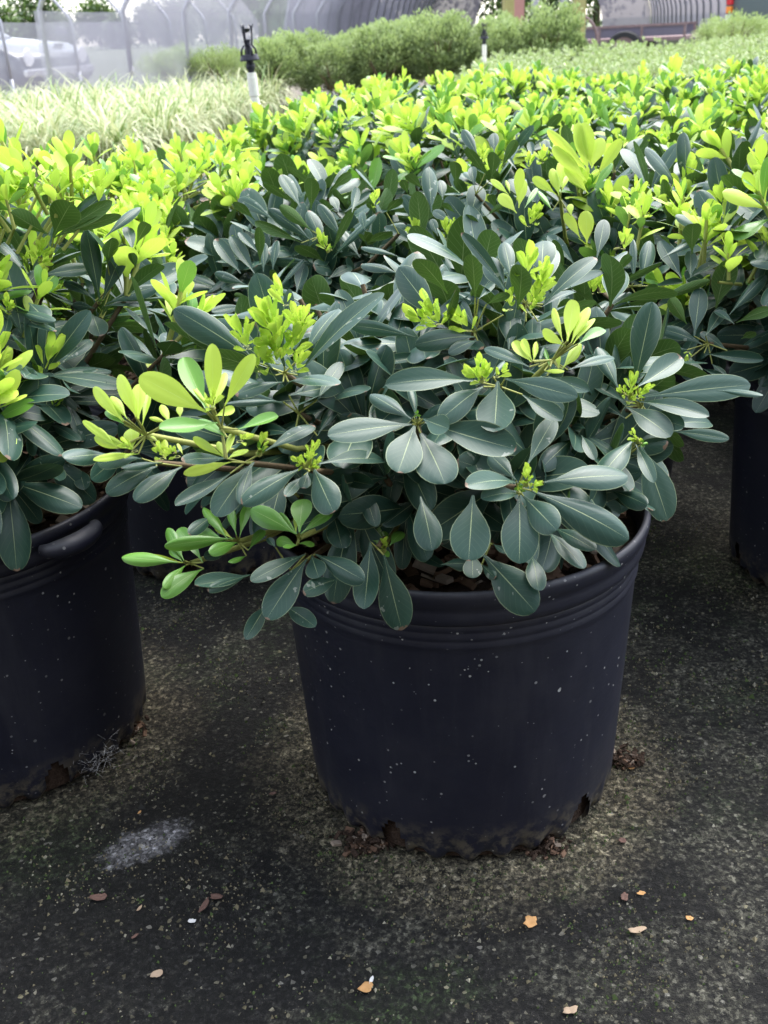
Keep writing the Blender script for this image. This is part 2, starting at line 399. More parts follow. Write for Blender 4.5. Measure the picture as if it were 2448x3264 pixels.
def make_pot(xy, label, group, seed, detail=True, handle=None, rot=0.0, tilt=(0, 0)):
    e = empty('plant_pot', (xy[0], xy[1], .0015), rot, label, 'plant pot', group); e.rotation_euler = (tilt[0], tilt[1], rot)
    rs = random.Random(seed)
    holes = [(FRONT - .58 + 1.26 * k + .0, .085, .040) for k in range(5)]
    if 'a' not in pot_wall:
        pot_wall['a'] = pot_wall_mesh(1, holes); pot_wall['r'] = rim_mesh().build('rim', M['pot'], smooth=True)
        me = pot_wall['r'].data; bpy.data.objects.remove(pot_wall['r']); pot_wall['r'] = me
        b = MB(); b.lathe([(.141, .004), (.1425, .05), (.120, .05), (.1, .03)], 96); o = b.build('x', M['soil'], smooth=True); pot_wall['c'] = o.data; bpy.data.objects.remove(o)
    link(bpy.data.objects.new('wall', pot_wall['a']), e); link(bpy.data.objects.new('rim', pot_wall['r']), e)
    if detail:
        link(bpy.data.objects.new('root_ball', pot_wall['c']), e)
        n = 40; V = [(0, 0, .262)]; Fc = []
        for k in range(1, 9):
            for j in range(n):
                a = 2 * math.pi * j / n; r = .1612 * k / 8
                V.append((r * math.cos(a), r * math.sin(a), .260 + rs.uniform(-.004, .004) * (1 if k < 8 else 0)))
        tri = [(0, 1 + j, 1 + (j + 1) % n) for j in range(n)]
        qd = [(1 + (k - 1) * n + j, 1 + k * n + j, 1 + k * n + (j + 1) % n, 1 + (k - 1) * n + (j + 1) % n) for k in range(1, 8) for j in range(n)]
        link(bpy.data.objects.new('soil', mesh_np('soil', V, [np.array(tri), np.array(qd)], M['soil'])), e)
        o = chips(rs, 420, .155, .262).build('bark_mulch', [M['chip'], M['chip2']], e); tag(o, kind='stuff')
    if handle is not None: handle_mesh(handle, e)
    return e
make_pot(MAIN, 'black nursery pot standing forward of its row, soil and ridged rim in view', None, 3, rot=0.06)
make_pot(LEFT, 'black nursery pot with a moulded grip on its rim and a cobweb at its foot', None, 4, handle=R(-33), rot=-.06)
make_pot(RIGHT, 'black nursery pot in shade, half hidden behind the forward pot, bare ground before it', None, 5, handle=R(160), rot=.3)
make_pot(B2, 'black nursery pot hidden under the shrub with tall lime shoots', None, 7, False, rot=.9)
make_pot(L2, 'black nursery pot hidden under the shrub flushed wholly lime', None, 8, False, rot=1.3)
make_pot(B1, 'black nursery pot in the dark gap between the grip-rimmed pot and the forward pot', None, 6, rot=.5)

# ------------------------------------------------------------------ leaves
def leaf_template(nl, nw, curl, fold, tip=.5, twist=0.0, wmax=.60, pet=.09):
    ts = 1 - (1 - np.linspace(0, 1, nl + 1)) ** 1.55; V = []; UV = []
    for t in ts:
        if t < pet: hw = .032 + .015 * t / pet
        else:
            s = (t - pet) / (1 - pet)
            if s < wmax: hw = .047 + .453 * (math.sin(.5 * math.pi * s / wmax) ** 1.35)
            else: hw = .5 * math.sqrt(max(0, 1 - ((s - wmax) / (1 - wmax)) ** 2.1))
        if t == 1: hw = .03
        a = curl * t * t
        for i in range(nw + 1):
            u = i / nw; x = (u - .5) * 2 * hw
            e = abs(u - .5) * 2
            z = curl * t * (1 - t) * .9 - fold * hw * (e ** 2.2) + .03 * hw * min(e * 4, 1) + twist * x * t
            y = t
            V.append((x, y, z)); UV.append((u, t))
    Fc = [(j * (nw + 1) + i, j * (nw + 1) + i + 1, (j + 1) * (nw + 1) + i + 1, (j + 1) * (nw + 1) + i) for j in range(nl) for i in range(nw)]
    return np.array(V), np.array(Fc), np.array(UV)
T_HI = [leaf_template(11, 6, c, f, twist=t) for c, f, t in ((.12, .02, 0), (.24, .10, .10), (-.12, -.10, -.08), (.34, .06, .14), (.20, .14, -.12), (.28, -.04, .05))]
T_LO = [leaf_template(6, 4, c, f, twist=t) for c, f, t in ((.14, .02, 0), (.26, .10, .1), (-.12, -.06, -.08), (.34, .06, .12))]
T_BUD = [leaf_template(5, 2, c, f, wmax=.58, pet=.03) for c, f in ((-.35, -.5), (-.2, -.35), (-.5, -.6))]
LM = [M['dark'], M['mid'], M['lime']]
class Leaves:
    """all leaves of one shrub"""
    def __init__(s): s.b = []; s.d = []; s.n = []; s.L = []; s.W = []; s.m = []; s.t = []; s.tr = []
    def add(s, base, d, nrm, L, W, m, t=None, traced=False):
        d = Vector(d).normalized(); nrm = Vector(nrm); nrm = nrm - d * nrm.dot(d)
        if nrm.length < 1e-4: nrm = d.orthogonal()
        s.b.append(tuple(base)); s.d.append(tuple(d)); s.n.append(tuple(nrm.normalized())); s.L.append(L); s.W.append(W); s.m.append(m)
        s.t.append(random.randrange(6) if t is None else t); s.tr.append(traced)
    def arrays(s):
        d = np.array(s.d); n = np.array(s.n); x = np.cross(d, n)
        return np.array(s.b), x, d, n, np.array(s.L), np.array(s.W)
def joined(idx, lv, templates, name, origin, bud=False):
    b, x, d, n, L, W = lv.arrays(); VV = []; FF = []; UU = []; MI = []; off = 0
    for i in idx:
        tv, tf, tu = templates[lv.t[i] % len(templates)]
        P = b[i] + np.outer(tv[:, 0] * W[i], x[i]) + np.outer(tv[:, 1] * L[i], d[i]) + np.outer(tv[:, 2] * L[i], n[i]) - origin
        VV.append(P); FF.append(tf + off); UU.append(tu); MI.append(np.full(len(tf), lv.m[i])); off += len(tv)
    return mesh_np(name, np.concatenate(VV), np.concatenate(FF), LM, np.concatenate(UU), np.concatenate(MI))
leaf_mesh = {}
def single(lv, i, parent, origin, hi=True):
    T = T_HI if hi else T_LO
    k = (hi, lv.t[i] % len(T), lv.m[i])
    if k not in leaf_mesh:
        tv, tf, tu = T[k[1]]; leaf_mesh[k] = mesh_np('leaf', tv, tf, LM[k[2]], tu)
    o = bpy.data.objects.new('leaf', leaf_mesh[k])
    d = Vector(lv.d[i]); n = Vector(lv.n[i]); x = d.cross(n)
    m = Matrix.Identity(4)
    for r in range(3):
        m[r][0] = x[r] * lv.W[i]; m[r][1] = d[r] * lv.L[i]; m[r][2] = n[r] * lv.L[i]; m[r][3] = lv.b[i][r] - origin[r]
    o.parent = parent; o.matrix_basis = m; COL.objects.link(o)
    return o

UPV = Vector((0, 0, 1))
def rosette(lv, p, axis, rs, n=11, L=(.054, .082), lo=25, hi=100, m=0, wr=(.28, .42), droop=.18):
    axis = Vector(axis).normalized(); a0 = rs.random() * 6.28; u = axis.orthogonal().normalized(); v = axis.cross(u)
    for k in range(n):
        f = (k + .5) / n; th = R(lo + (hi - lo) * f ** .8 + rs.uniform(-9, 9)); a = a0 + k * 2.39996 + rs.uniform(-.2, .2)
        d = axis * math.cos(th) + (u * math.cos(a) + v * math.sin(a)) * math.sin(th); d.z -= droop * f; d.normalize()
        LL = rs.uniform(*L) * (.62 + .38 * math.sin(math.pi * min(1, .25 + f * .75)))
        lv.add(Vector(p) - axis * (.012 * f), d, axis + UPV * .25 + Vector((rs.uniform(-.25, .25), rs.uniform(-.25, .25), 0)), LL, LL * rs.uniform(*wr), m)
def lime_tuft(lv, p, axis, rs, size=1.0, n=11, stems=None, m=2, length=None, pl=.85):
    axis = Vector(axis).normalized(); h = (length if length else rs.uniform(.025, .055)) * size
    q = Vector(p) + axis * h
    if stems is not None: stems.append((Vector(p), q, .0019 * size, 1))
    a0 = rs.random() * 6.28; u = axis.orthogonal().normalized(); v = axis.cross(u)
    for k in range(n):
        f = k / (n - 1); th = R(12 + 52 * f + rs.uniform(-8, 8)); a = a0 + k * 2.39996
        d = axis * math.cos(th) + (u * math.cos(a) + v * math.sin(a)) * math.sin(th)
        LL = size * rs.uniform(.030, .048) * (.6 + .4 * f)
        lv.add(q - axis * h * .8 * f * rs.uniform(.5, 1), d, axis * 1.0 + UPV * .1, LL, LL * rs.uniform(.34, .46), m if rs.random() < pl or m != 2 else 1)
def buds(lv, p, axis, rs, n=9, size=.018, m=2):
    """tight knot of unopened little leaves"""
    axis = Vector(axis).normalized(); a0 = rs.random() * 6.28; u = axis.orthogonal().normalized(); v = axis.cross(u)
    for k in range(n):
        f = k / max(1, n - 1); th = R(8 + 40 * f); a = a0 + k * 2.39996
        d = axis * math.cos(th) + (u * math.cos(a) + v * math.sin(a)) * math.sin(th)
        LL = size * rs.uniform(.6, 1.2)
        lv.add(Vector(p) + axis * size * (1.1 - 1.1 * f) + (u * math.cos(a) + v * math.sin(a)) * size * .15, d, axis, LL, LL * rs.uniform(.36, .52), m)
def stems_mesh(segs, origin, k=5):
    b = MB()
    for (p, q, r, m) in segs:
        p = Vector(p) - Vector(origin); q = Vector(q) - Vector(origin)
        mid = (p + q) * .5 + Vector((0, 0, -.05 * (q - p).length)) if (q - p).length > .06 else (p + q) * .5
        b.tube([p, mid, q], [r * 1.35, r * 1.1, r], k, False, m)
    return b

# -------------------- leaves read off the photograph: zoom windows (x0, y0, scale) and, per rosette, the plane (metres ahead) it stands in
Z = {'3': (0, 400, 1.701), '5': (1400, 500, 1.583), '6': (300, 1100, 1.659), '7': (1000, 1300, 1.3825), 'a': (700, 500, 2.37), 'b': (1200, 700, 2.37),
     'c': (1700, 700, 2.37), 'd': (0, 550, 3.16), 'e': (1200, 300, 2.37), 's': (0, 0, 1.0)}
D_, U_, Y_, G_ = 'd', 'u', 'y', 'g'
TR = {'main': [
 ('6', .66, [(1160, 650, 1265, 885, .58, D_), (1190, 628, 1530, 610, .37, D_), (1100, 650, 780, 840, .30, D_), (1130, 670, 1105, 757, .7, D_), (1110, 690, 1010, 800, .4, D_)], [(1130, 640, 1170, 500, 9, .020), (1110, 640, 1045, 590, 6, .014), (1150, 650, 1195, 600, 6, .013)]),
 ('6', .66, [(845, 618, 640, 905, .42, D_), (905, 560, 1165, 425, .30, D_), (700, 600, 462, 610, .36, D_), (720, 680, 430, 850, .30, D_), (840, 625, 770, 840, .28, D_), (725, 618, 473, 682, .24, Y_)], [(870, 580, 905, 470, 6, .02)]),
 ('6', .635, [(595, 355, 240, 165, .40, Y_), (612, 335, 472, 160, .28, Y_), (622, 330, 625, -8, .27, Y_), (632, 330, 690, 145, .34, Y_), (690, 322, 848, 48, .28, Y_), (590, 335, 475, 65, .42, G_),
   (640, 375, 742, 335, .45, Y_), (620, 345, 545, 235, .4, Y_), (655, 410, 345, 442, .38, G_), (760, 445, 970, 372, .30, G_), (705, 490, 548, 395, .36, G_), (700, 600, 522, 492, .24, Y_), (695, 595, 735, 460, .28, Y_), (705, 602, 812, 550, .45, Y_), (690, 600, 655, 510, .4, Y_)], [(770, 510, 810, 480, 5, .018), (625, 330, 630, 240, 6, .018)]),
 ('6', .65, [(232, 392, 130, 158, .32, Y_), (235, 400, 236, 205, .42, Y_), (150, 402, -5, 225, .3, Y_), (205, 550, 195, 440, .75, Y_), (205, 552, 0, 488, .34, Y_), (235, 575, -5, 607, .14, Y_), (160, 400, 60, 300, .4, Y_), (175, 390, 90, 270, .4, Y_), (220, 380, 185, 250, .4, Y_), (160, 420, 60, 350, .4, G_),
   (380, 605, 362, 500, .5, Y_), (400, 420, 355, 315, .4, Y_), (455, 390, 450, 320, .5, Y_), (385, 410, 292, 382, .22, Y_), (255, 425, 290, 255, .12, Y_), (350, 520, 250, 460, .4, Y_), (470, 580, 440, 520, .3, Y_), (130, 545, -60, 400, .2, Y_), (120, 540, 10, 440, .3, Y_)], [(360, 600, 330, 540, 7, .022), (215, 560, 150, 520, 6, .02), (440, 590, 400, 560, 6, .02)]),
 ('6', .67, [(360, 622, 148, 652, .28, D_), (335, 640, 64, 782, .34, D_), (465, 642, 214, 822, .36, D_), (88, 580, -160, 597, .46, D_), (250, 600, 20, 632, .36, D_)], []),
 ('6', .69, [(442, 1150, 146, 1122, .30, G_), (482, 1165, 368, 1285, .34, G_), (580, 1182, 356, 1332, .32, G_), (475, 1140, 386, 968, .32, G_), (575, 1150, 447, 970, .36, G_), (470, 1150, 400, 1080, .4, G_), (470, 1150, 270, 1115, .12, Y_)], []),
 ('6', .69, [(742, 1022, 372, 1064, .2, G_), (705, 1025, 580, 858, .3, G_), (752, 1005, 715, 850, .3, G_), (770, 1012, 812, 846, .3, G_), (692, 1030, 508, 990, .5, G_), (760, 1042, 608, 1100, .42, G_), (735, 1025, 640, 960, .34, Y_), (815, 1085, 897, 978, .38, G_), (805, 1115, 714, 1150, .4, G_)], []),
 ('6', .665, [(1072, 1000, 828, 868, .42, G_), (1085, 990, 1105, 815, .62, G_), (1090, 1000, 1257, 880, .30, G_), (1072, 1060, 963, 1035, .55, G_), (1080, 1050, 1166, 1050, .45, G_), (1070, 1060, 1000, 1070, .4, G_), (1075, 1000, 975, 890, .25, G_), (1068, 1000, 1065, 890, .22, Y_)], []),
 ('6', .675, [(1120, 1105, 828, 1248, .30, D_), (1125, 1130, 912, 1450, .38, D_), (1150, 1112, 1188, 1230, .85, D_), (1170, 1105, 1428, 1245, .40, D_), (825, 1215, 532, 1268, .36, D_), (815, 1222, 600, 1298, .25, D_), (918, 1368, 800, 1556, .34, D_), (1012, 1382, 1170, 1490, .50, D_), (1290, 1240, 1105, 1310, .45, D_), (960, 1070, 920, 1020, .6, D_)], []),
 ('6', .70, [(1502, 1060, 1460, 955, .75, G_), (1535, 1062, 1535, 978, .5, G_), (1562, 1062, 1630, 985, .62, G_), (1530, 1075, 1560, 1120, .5, G_), (1520, 1070, 1495, 1030, .5, G_)], [(1530, 1090, 1535, 1020, 6, .014)]),
 ('6', .675, [(1462, 1040, 1428, 1395, .36, D_), (1532, 1110, 1628, 1508, .38, D_)], []),
 ('6', .72, [(1262, 890, 1312, 1075, .62, D_), (1000, 700, 930, 960, .4, D_), (960, 720, 850, 920, .35, D_), (1400, 640, 1380, 745, .6, D_), (1250, 690, 1480, 740, .36, D_), (1420, 740, 1490, 960, .36, D_), (700, 1100, 580, 1120, .5, D_), (640, 900, 500, 1000, .4, D_)], []),
 ('7', .655, [(432, 72, 62, 122, .36, D_), (445, 78, 372, 285, .70, D_), (470, 112, 578, 335, .75, D_), (482, 48, 596, 92, .8, D_), (490, 62, 892, 182, .36, D_), (430, 50, 250, -60, .4, D_), (455, 60, 420, -130, .2, D_)], [(455, 50, 455, 20, 5, .008)]),
 ('7', .64, [(895, 330, 668, 345, .46, D_), (905, 388, 905, 686, .52, D_), (912, 382, 738, 400, .5, D_), (925, 390, 1070, 540, .58, D_), (960, 365, 1388, 580, .32, D_), (1015, 328, 1384, 300, .40, D_), (890, 318, 775, 205, .5, D_), (942, 250, 1060, 45, .4, D_), (702, 385, 682, 675, .56, D_)], [(935, 340, 945, 255, 8, .018), (960, 350, 1010, 325, 6, .014), (905, 370, 915, 340, 4, .012)]),
 ('7', .72, [(1415, 135, 1262, 305, .52, D_), (1440, 165, 1560, 497, .42, D_), (1310, 365, 1470, 430, .45, D_), (1420, 160, 1500, 330, .3, D_)], [(1430, 150, 1395, 95, 5, .014), (1435, 155, 1460, 160, 5, .012)]),
 ('7', .66, [(745, 645, 975, 897, .46, D_), (960, 650, 990, 805, .5, D_), (1030, 548, 1190, 708, .40, D_), (1060, 530, 1240, 626, .38, D_), (470, 390, 522, 628, .46, D_), (700, 640, 700, 750, .7, D_), (560, 690, 690, 690, .45, D_), (740, 690, 800, 750, .5, D_), (790, 600, 850, 640, .4, D_)], []),
 ('7', .74, [(250, 540, 210, 330, .42, D_), (470, 385, 300, 370, .42, D_), (470, 400, 305, 520, .42, D_), (610, 420, 560, 600, .4, D_), (520, 330, 425, 340, .5, D_), (1150, 130, 1000, 270, .45, D_), (1180, 120, 1240, 230, .4, D_), (1200, 90, 1140, 80, .6, D_), (380, 620, 570, 700, .36, D_), (1190, 400, 1310, 480, .4, D_)], []),
 ('5', .68, [(175, 1130, -272, 1150, .30, D_), (222, 1160, -2, 1335, .44, D_), (296, 1132, 278, 1388, .74, D_), (332, 1120, 698, 1212, .32, D_), (420, 1200, 620, 1330, .4, D_), (500, 1210, 625, 1290, .5, D_), (270, 1110, 330, 1030, .3, D_)], [(215, 1130, 200, 1000, 9, .024), (215, 1130, 150, 1080, 8, .024), (290, 1110, 340, 1060, 6, .018), (230, 1130, 240, 1050, 7, .02)]),
 ('5', .69, [(625, 935, 572, 765, .22, Y_), (645, 930, 680, 722, .40, Y_), (665, 940, 752, 758, .34, Y_), (675, 945, 780, 815, .3, Y_), (640, 955, 520, 878, .40, Y_), (700, 945, 832, 870, .45, G_), (620, 1070, 718, 945, .38, Y_), (605, 1070, 600, 1000, .4, Y_), (650, 930, 655, 830, .36, Y_),
   (465, 1035, 375, 930, .4, Y_), (470, 1030, 420, 920, .36, Y_), (475, 1035, 492, 932, .3, Y_), (530, 1080, 630, 1085, .25, Y_), (560, 1060, 528, 965, .1, G_), (455, 1060, 230, 965, .30, D_), (650, 1075, 882, 1012, .24, D_), (545, 1105, 757, 1182, .33, D_), (500, 1060, 530, 960, .1, D_)], []),
 ('5', .76, [(1035, 1210, 1570, 1150, .28, D_), (1008, 1235, 1362, 1308, .28, D_), (945, 1262, 1168, 1412, .50, D_), (1020, 1290, 1238, 1360, .4, D_), (985, 1150, 1075, 732, .36, D_), (1000, 1160, 1222, 1010, .48, D_), (940, 1235, 775, 1142, .36, D_), (940, 1320, 750, 1200, .36, D_), (905, 1175, 800, 960, .36, D_), (1180, 1385, 1462, 1425, .25, D_), (1100, 1360, 1372, 1345, .4, D_), (1400, 1180, 1632, 1205, .2, D_)], [(965, 1220, 980, 1090, 9, .022), (1000, 1210, 1060, 1155, 7, .018), (930, 1200, 905, 1150, 6, .016), (970, 1240, 985, 1220, 5, .014)]),
 ('a', .71, [(490, 1580, 280, 880, .36, D_), (640, 1490, 900, 1150, .40, D_), (590, 1650, 1242, 1030, .22, D_), (400, 1600, -60, 1250, .36, D_), (300, 1560, -345, 1150, .30, D_), (420, 1650, -110, 1480, .3, U_), (520, 1700, 900, 1720, .5, D_), (480, 1700, 120, 1800, .28, D_)],
   [(430, 1400, 340, 1040, 12, .040), (440, 1560, 440, 1290, 10, .034), (540, 1500, 590, 1330, 10, .032), (600, 1330, 570, 1170, 7, .03), (610, 1330, 650, 1170, 7, .03), (220, 1450, 100, 1230, 9, .034), (200, 1430, 215, 1250, 6, .03), (310, 1620, 300, 1480, 7, .032), (560, 1620, 620, 1500, 8, .026), (420, 1480, 350, 1380, 7, .026), (500, 1120, 440, 1000, 7, .03)]),
 ('6', .72, [(1010, 310, 730, 275, .2, D_), (1030, 265, 1300, 215, .46, D_), (1060, 470, 880, 450, .4, D_), (1180, 480, 1290, 305, .32, D_), (1180, 290, 1310, 90, .36, D_), (1000, 300, 690, 310, .2, D_)], []),
 ('b', .78, [(740, 885, 292, 945, .34, D_), (765, 915, 543, 1010, .36, D_), (300, 890, -200, 800, .22, D_), (440, 1005, 5, 1090, .24, D_), (480, 780, 165, 360, .42, D_), (760, 840, 610, 600, .3, D_), (540, 560, 302, 295, .46, U_), (745, 590, 720, 262, .46, U_), (960, 720, 610, 555, .22, D_), (1070, 680, 1095, 345, .55, U_), (800, 820, 770, 640, .3, D_), (540, 820, 600, 530, .3, U_), (770, 600, 890, 480, .36, D_), (830, 640, 1005, 560, .4, U_), (1000, 980, 1010, 690, .62, D_), (1180, 1000, 1180, 745, .55, D_), (640, 1060, 800, 1100, .4, D_), (870, 1140, 930, 960, .3, D_)],
   [(480, 790, 340, 580, 10, .036), (400, 800, 250, 700, 8, .03), (470, 790, 420, 670, 7, .03), (700, 840, 570, 640, 10, .034), (1150, 700, 1190, 580, 8, .032), (1190, 600, 1260, 440, 9, .034), (1140, 430, 1160, 320, 8, .036), (1230, 480, 1250, 380, 6, .03), (1010, 680, 1000, 580, 6, .028)]),
 ('b', .80, [(1000, 560, 640, 100, .12, D_), (980, 560, 830, 290, .5, D_), (1020, 470, 960, 170, .42, D_), (1240, 460, 1260, 160, .72, D_), (1260, 640, 1660, 290, .30, D_), (1250, 660, 1500, 548, .14, D_), (1220, 770, 1660, 620, .2, U_), (1130, 770, 980, 690, .3, D_)], []),
 ('7', .80, [(120, 330, 30, 100, .4, D_), (330, 240, 230, 100, .4, D_), (640, 200, 730, 60, .4, D_), (1090, 220, 900, 110, .4, D_), (1330, 190, 1250, 30, .4, D_), (760, 560, 640, 480, .4, D_), (860, 480, 800, 600, .4, D_)], []),
], 'left': [
 ('d', 1.00, [(1005, 1290, 870, 575, .28, D_), (1030, 1290, 1265, 720, .28, D_), (1060, 1325, 1580, 1150, .28, D_), (1050, 1345, 1530, 1320, .28, D_), (960, 1370, 725, 1335, .42, D_), (935, 1430, 1010, 1650, .95, D_), (960, 1290, 640, 1110, .2, D_), (1080, 920, 1130, 655, .62, U_), (1370, 960, 1320, 810, .6, U_), (1370, 730, 1490, 510, .5, U_), (1340, 800, 1270, 545, .5, D_), (1060, 650, 1410, 350, .24, D_)], [(1000, 1310, 1010, 1290, 5, .010)]),
 ('d', .98, [(535, 650, 720, 305, .78, U_), (480, 620, 110, 400, .5, U_), (590, 640, 1220, 430, .16, U_), (540, 660, 1130, 290, .2, U_), (600, 640, 1050, 210, .3, D_), (790, 780, 560, 700, .5, D_), (400, 1040, 925, 960, .30, D_), (150, 1290, 410, 985, .42, D_), (170, 1310, 430, 1130, .4, D_)], [(400, 900, 450, 640, 9, .036), (420, 890, 500, 770, 7, .03), (430, 930, 490, 920, 4, .022), (270, 880, 285, 820, 5, .016)]),
 ('d', .92, [(290, 1310, 470, 1500, .95, D_), (150, 1400, 550, 1500, .32, D_), (200, 1520, 560, 1600, .34, D_), (90, 1430, 40, 1650, .6, D_), (260, 1980, 260, 1540, .5, D_), (610, 1930, 920, 1680, .42, D_), (480, 2200, 600, 1880, .52, D_), (620, 2200, 1085, 2000, .30, D_), (700, 1840, 560, 1880, .5, D_), (160, 2080, -60, 1760, .5, D_)], [(90, 1420, 60, 1240, 8, .028), (100, 1380, 120, 1280, 6, .022)]),
 ('3', .90, [(105, 1530, -60, 1400, .4, D_), (275, 1615, 545, 1590, .26, D_), (270, 1622, 432, 1712, .42, D_), (200, 1612, -40, 1722, .36, D_), (95, 1745, 235, 1970, .5, D_), (150, 1712, 325, 1830, .42, D_), (-30, 1830, 268, 2060, .34, D_), (-60, 1980, 100, 2195, .5, D_), (60, 1690, 500, 1640, .2, D_), (430, 1860, 460, 1975, .7, D_)], [(200, 1590, 130, 1420, 10, .030), (200, 1580, 110, 1340, 8, .028), (270, 1590, 325, 1450, 8, .026), (150, 1560, 35, 1370, 7, .022), (210, 1600, 220, 1520, 6, .018)]),
], 'b1': [
 ('a', 1.27, [(700, 640, 372, 395, .26, D_), (545, 350, 330, 195, .34, U_), (610, 380, 465, 135, .42, D_), (690, 400, 695, 160, .52, U_), (830, 270, 995, 130, .32, U_), (800, 690, 670, 405, .38, D_), (930, 620, 745, 360, .30, D_), (850, 710, 1010, 385, .2, U_), (850, 770, 1185, 435, .14, D_), (790, 790, 575, 670, .5, U_), (790, 825, 392, 795, .14, D_), (820, 920, 995, 830, .46, D_), (700, 560, 455, 370, .3, U_), (620, 650, 265, 490, .2, U_), (410, 480, 140, 320, .3, D_), (270, 480, 110, 340, .36, U_), (900, 420, 850, 300, .6, D_), (820, 260, 990, 65, .16, D_), (1060, 760, 900, 540, .3, D_), (1060, 740, 880, 740, .2, D_), (940, 420, 1140, 270, .24, D_)], [(820, 720, 745, 570, 8, .030), (830, 700, 835, 680, 5, .01)]),
 ('a', 1.22, [(265, 880, 85, 600, .36, D_), (160, 880, -30, 620, .36, D_), (205, 970, -40, 880, .3, D_), (205, 1130, -60, 1170, .3, D_), (305, 810, 300, 530, .3, U_), (400, 870, 430, 630, .3, D_), (330, 870, 330, 650, .36, D_), (430, 990, 400, 850, .4, U_), (440, 1010, 640, 770, .16, D_), (580, 1030, 640, 810, .46, D_), (210, 1060, 110, 1040, .36, U_), (780, 1200, 750, 1010, .7, D_), (900, 1090, 1110, 960, .42, D_), (580, 1130, 610, 1060, .5, D_), (1290, 1260, 1230, 890, .44, D_), (290, 720, 150, 570, .4, D_)], []),
 ('a', 1.18, [(1345, 880, 1070, 810, .42, D_), (1340, 750, 1070, 680, .3, D_), (1640, 640, 1385, 290, .28, D_), (1540, 700, 1245, 530, .22, D_), (1115, 650, 1300, 560, .5, U_), (1100, 650, 1060, 580, .6, U_), (1260, 420, 1370, 310, .6, U_), (1180, 420, 1120, 340, .6, U_), (1480, 410, 1560, 270, .4, D_), (1420, 280, 1380, 170, .6, U_), (1600, 420, 1580, 80, .4, D_), (1650, 600, 1600, 470, .5, D_), (1000, 420, 1040, 230, .4, D_), (1100, 560, 1070, 420, .5, D_), (1540, 660, 1490, 260, .4, U_)], [(1480, 620, 1480, 500, 7, .030), (1170, 380, 1180, 290, 7, .026)]),
], 'b2': [
 ('e', 1.36, [(700, 950, 770, 690, .6, D_), (500, 800, 480, 650, .6, D_), (450, 720, 400, 550, .4, D_), (600, 700, 590, 510, .55, U_), (350, 720, 230, 610, .5, U_), (870, 640, 890, 440, .55, U_), (820, 600, 680, 410, .36, U_), (770, 480, 650, 270, .36, D_), (890, 440, 885, 295, .6, D_), (740, 700, 720, 550, .5, D_), (640, 1170, 680, 960, .66, U_), (450, 1110, 195, 760, .26, D_), (900, 870, 860, 760, .6, U_), (830, 920, 950, 840, .3, U_), (940, 560, 1060, 350, .34, U_), (1060, 570, 970, 440, .24, D_), (1290, 450, 1270, 345, .7, D_), (1180, 480, 1160, 360, .5, D_), (600, 900, 500, 830, .4, U_), (560, 970, 430, 880, .5, D_)],
   [(530, 1090, 530, 980, 8, .036), (310, 1040, 290, 970, 5, .034), (560, 1050, 570, 960, 5, .03), (800, 520, 810, 440, 6, .03), (1150, 560, 1150, 500, 8, .03), (1250, 520, 1260, 460, 7, .032)]),
 ('e', 1.20, [(1620, 610, 1290, 270, .18, Y_), (1590, 660, 1330, 400, .26, Y_), (1600, 750, 1420, 550, .3, Y_), (1620, 540, 1560, 215, .42, Y_), (1625, 560, 1700, 330, .55, Y_), (1660, 620, 1850, 340, .3, Y_), (1600, 600, 1520, 215, .3, Y_), (1640, 720, 1780, 520, .3, G_), (1060, 900, 925, 760, .46, Y_), (1075, 860, 1110, 645, .42, Y_), (1060, 800, 1090, 560, .36, Y_), (1000, 760, 865, 645, .3, Y_), (1010, 750, 980, 650, .3, Y_), (1120, 860, 1215, 710, .24, G_), (1380, 770, 1330, 560, .46, Y_), (1360, 760, 1180, 630, .34, Y_), (1390, 750, 1440, 620, .4, Y_), (1540, 1090, 1420, 900, .34, Y_), (1590, 1130, 1580, 880, .52, Y_), (1400, 700, 1390, 510, .4, Y_), (1330, 880, 1220, 730, .24, G_), (1470, 920, 1460, 830, .6, Y_)],
   [(1150, 1000, 1180, 900, 7, .034), (1190, 980, 1220, 890, 6, .03)]),
 ('c', 1.02, [(1120, 440, 960, 160, .4, D_), (480, 290, 540, 0, .42, D_), (80, 620, 525, 290, .28, D_), (560, 540, 970, 320, .18, U_), (540, 420, 700, 240, .34, D_), (240, 380, 150, 150, .3, U_), (320, 350, 110, 120, .3, D_), (440, 770, 745, 555, .3, D_), (420, 720, 565, 620, .3, D_), (820, 490, 880, 160, .36, D_), (760, 480, 750, 150, .16, D_), (960, 300, 1272, 145, .18, D_), (620, 420, 735, 270, .4, U_), (1200, 260, 1210, 30, .62, U_), (1040, 200, 960, 115, .4, U_), (800, 600, 940, 500, .55, U_), (920, 610, 1335, 460, .2, U_), (900, 500, 1125, 470, .2, D_), (1150, 460, 1400, 330, .3, D_), (1190, 440, 1190, 240, .5, D_), (1380, 670, 1480, 295, .52, U_), (640, 800, 560, 770, .5, D_)],
   [(440, 560, 470, 390, 10, .032), (500, 550, 560, 440, 8, .026), (400, 570, 370, 480, 6, .02), (680, 220, 700, 110, 8, .034)]),
], 'right': [
 ('c', .98, [(1160, 985, 900, 975, .5, D_), (1190, 1040, 1195, 1225, .9, D_), (1290, 1010, 1740, 1060, .2, D_), (1280, 945, 965, 830, .3, D_), (1215, 880, 1260, 515, .4, D_), (1300, 880, 1440, 670, .42, D_), (1465, 990, 1265, 850, .3, D_), (1160, 790, 1030, 600, .4, U_), (1270, 1120, 1440, 1190, .2, D_), (1480, 720, 1760, 420, .24, D_), (1520, 790, 1370, 690, .3, D_), (1570, 900, 1680, 850, .6, U_), (1530, 780, 1800, 680, .3, U_), (1350, 1090, 1450, 1180, .4, D_)], [(1170, 1000, 1160, 1050, 5, .014)]),
]}
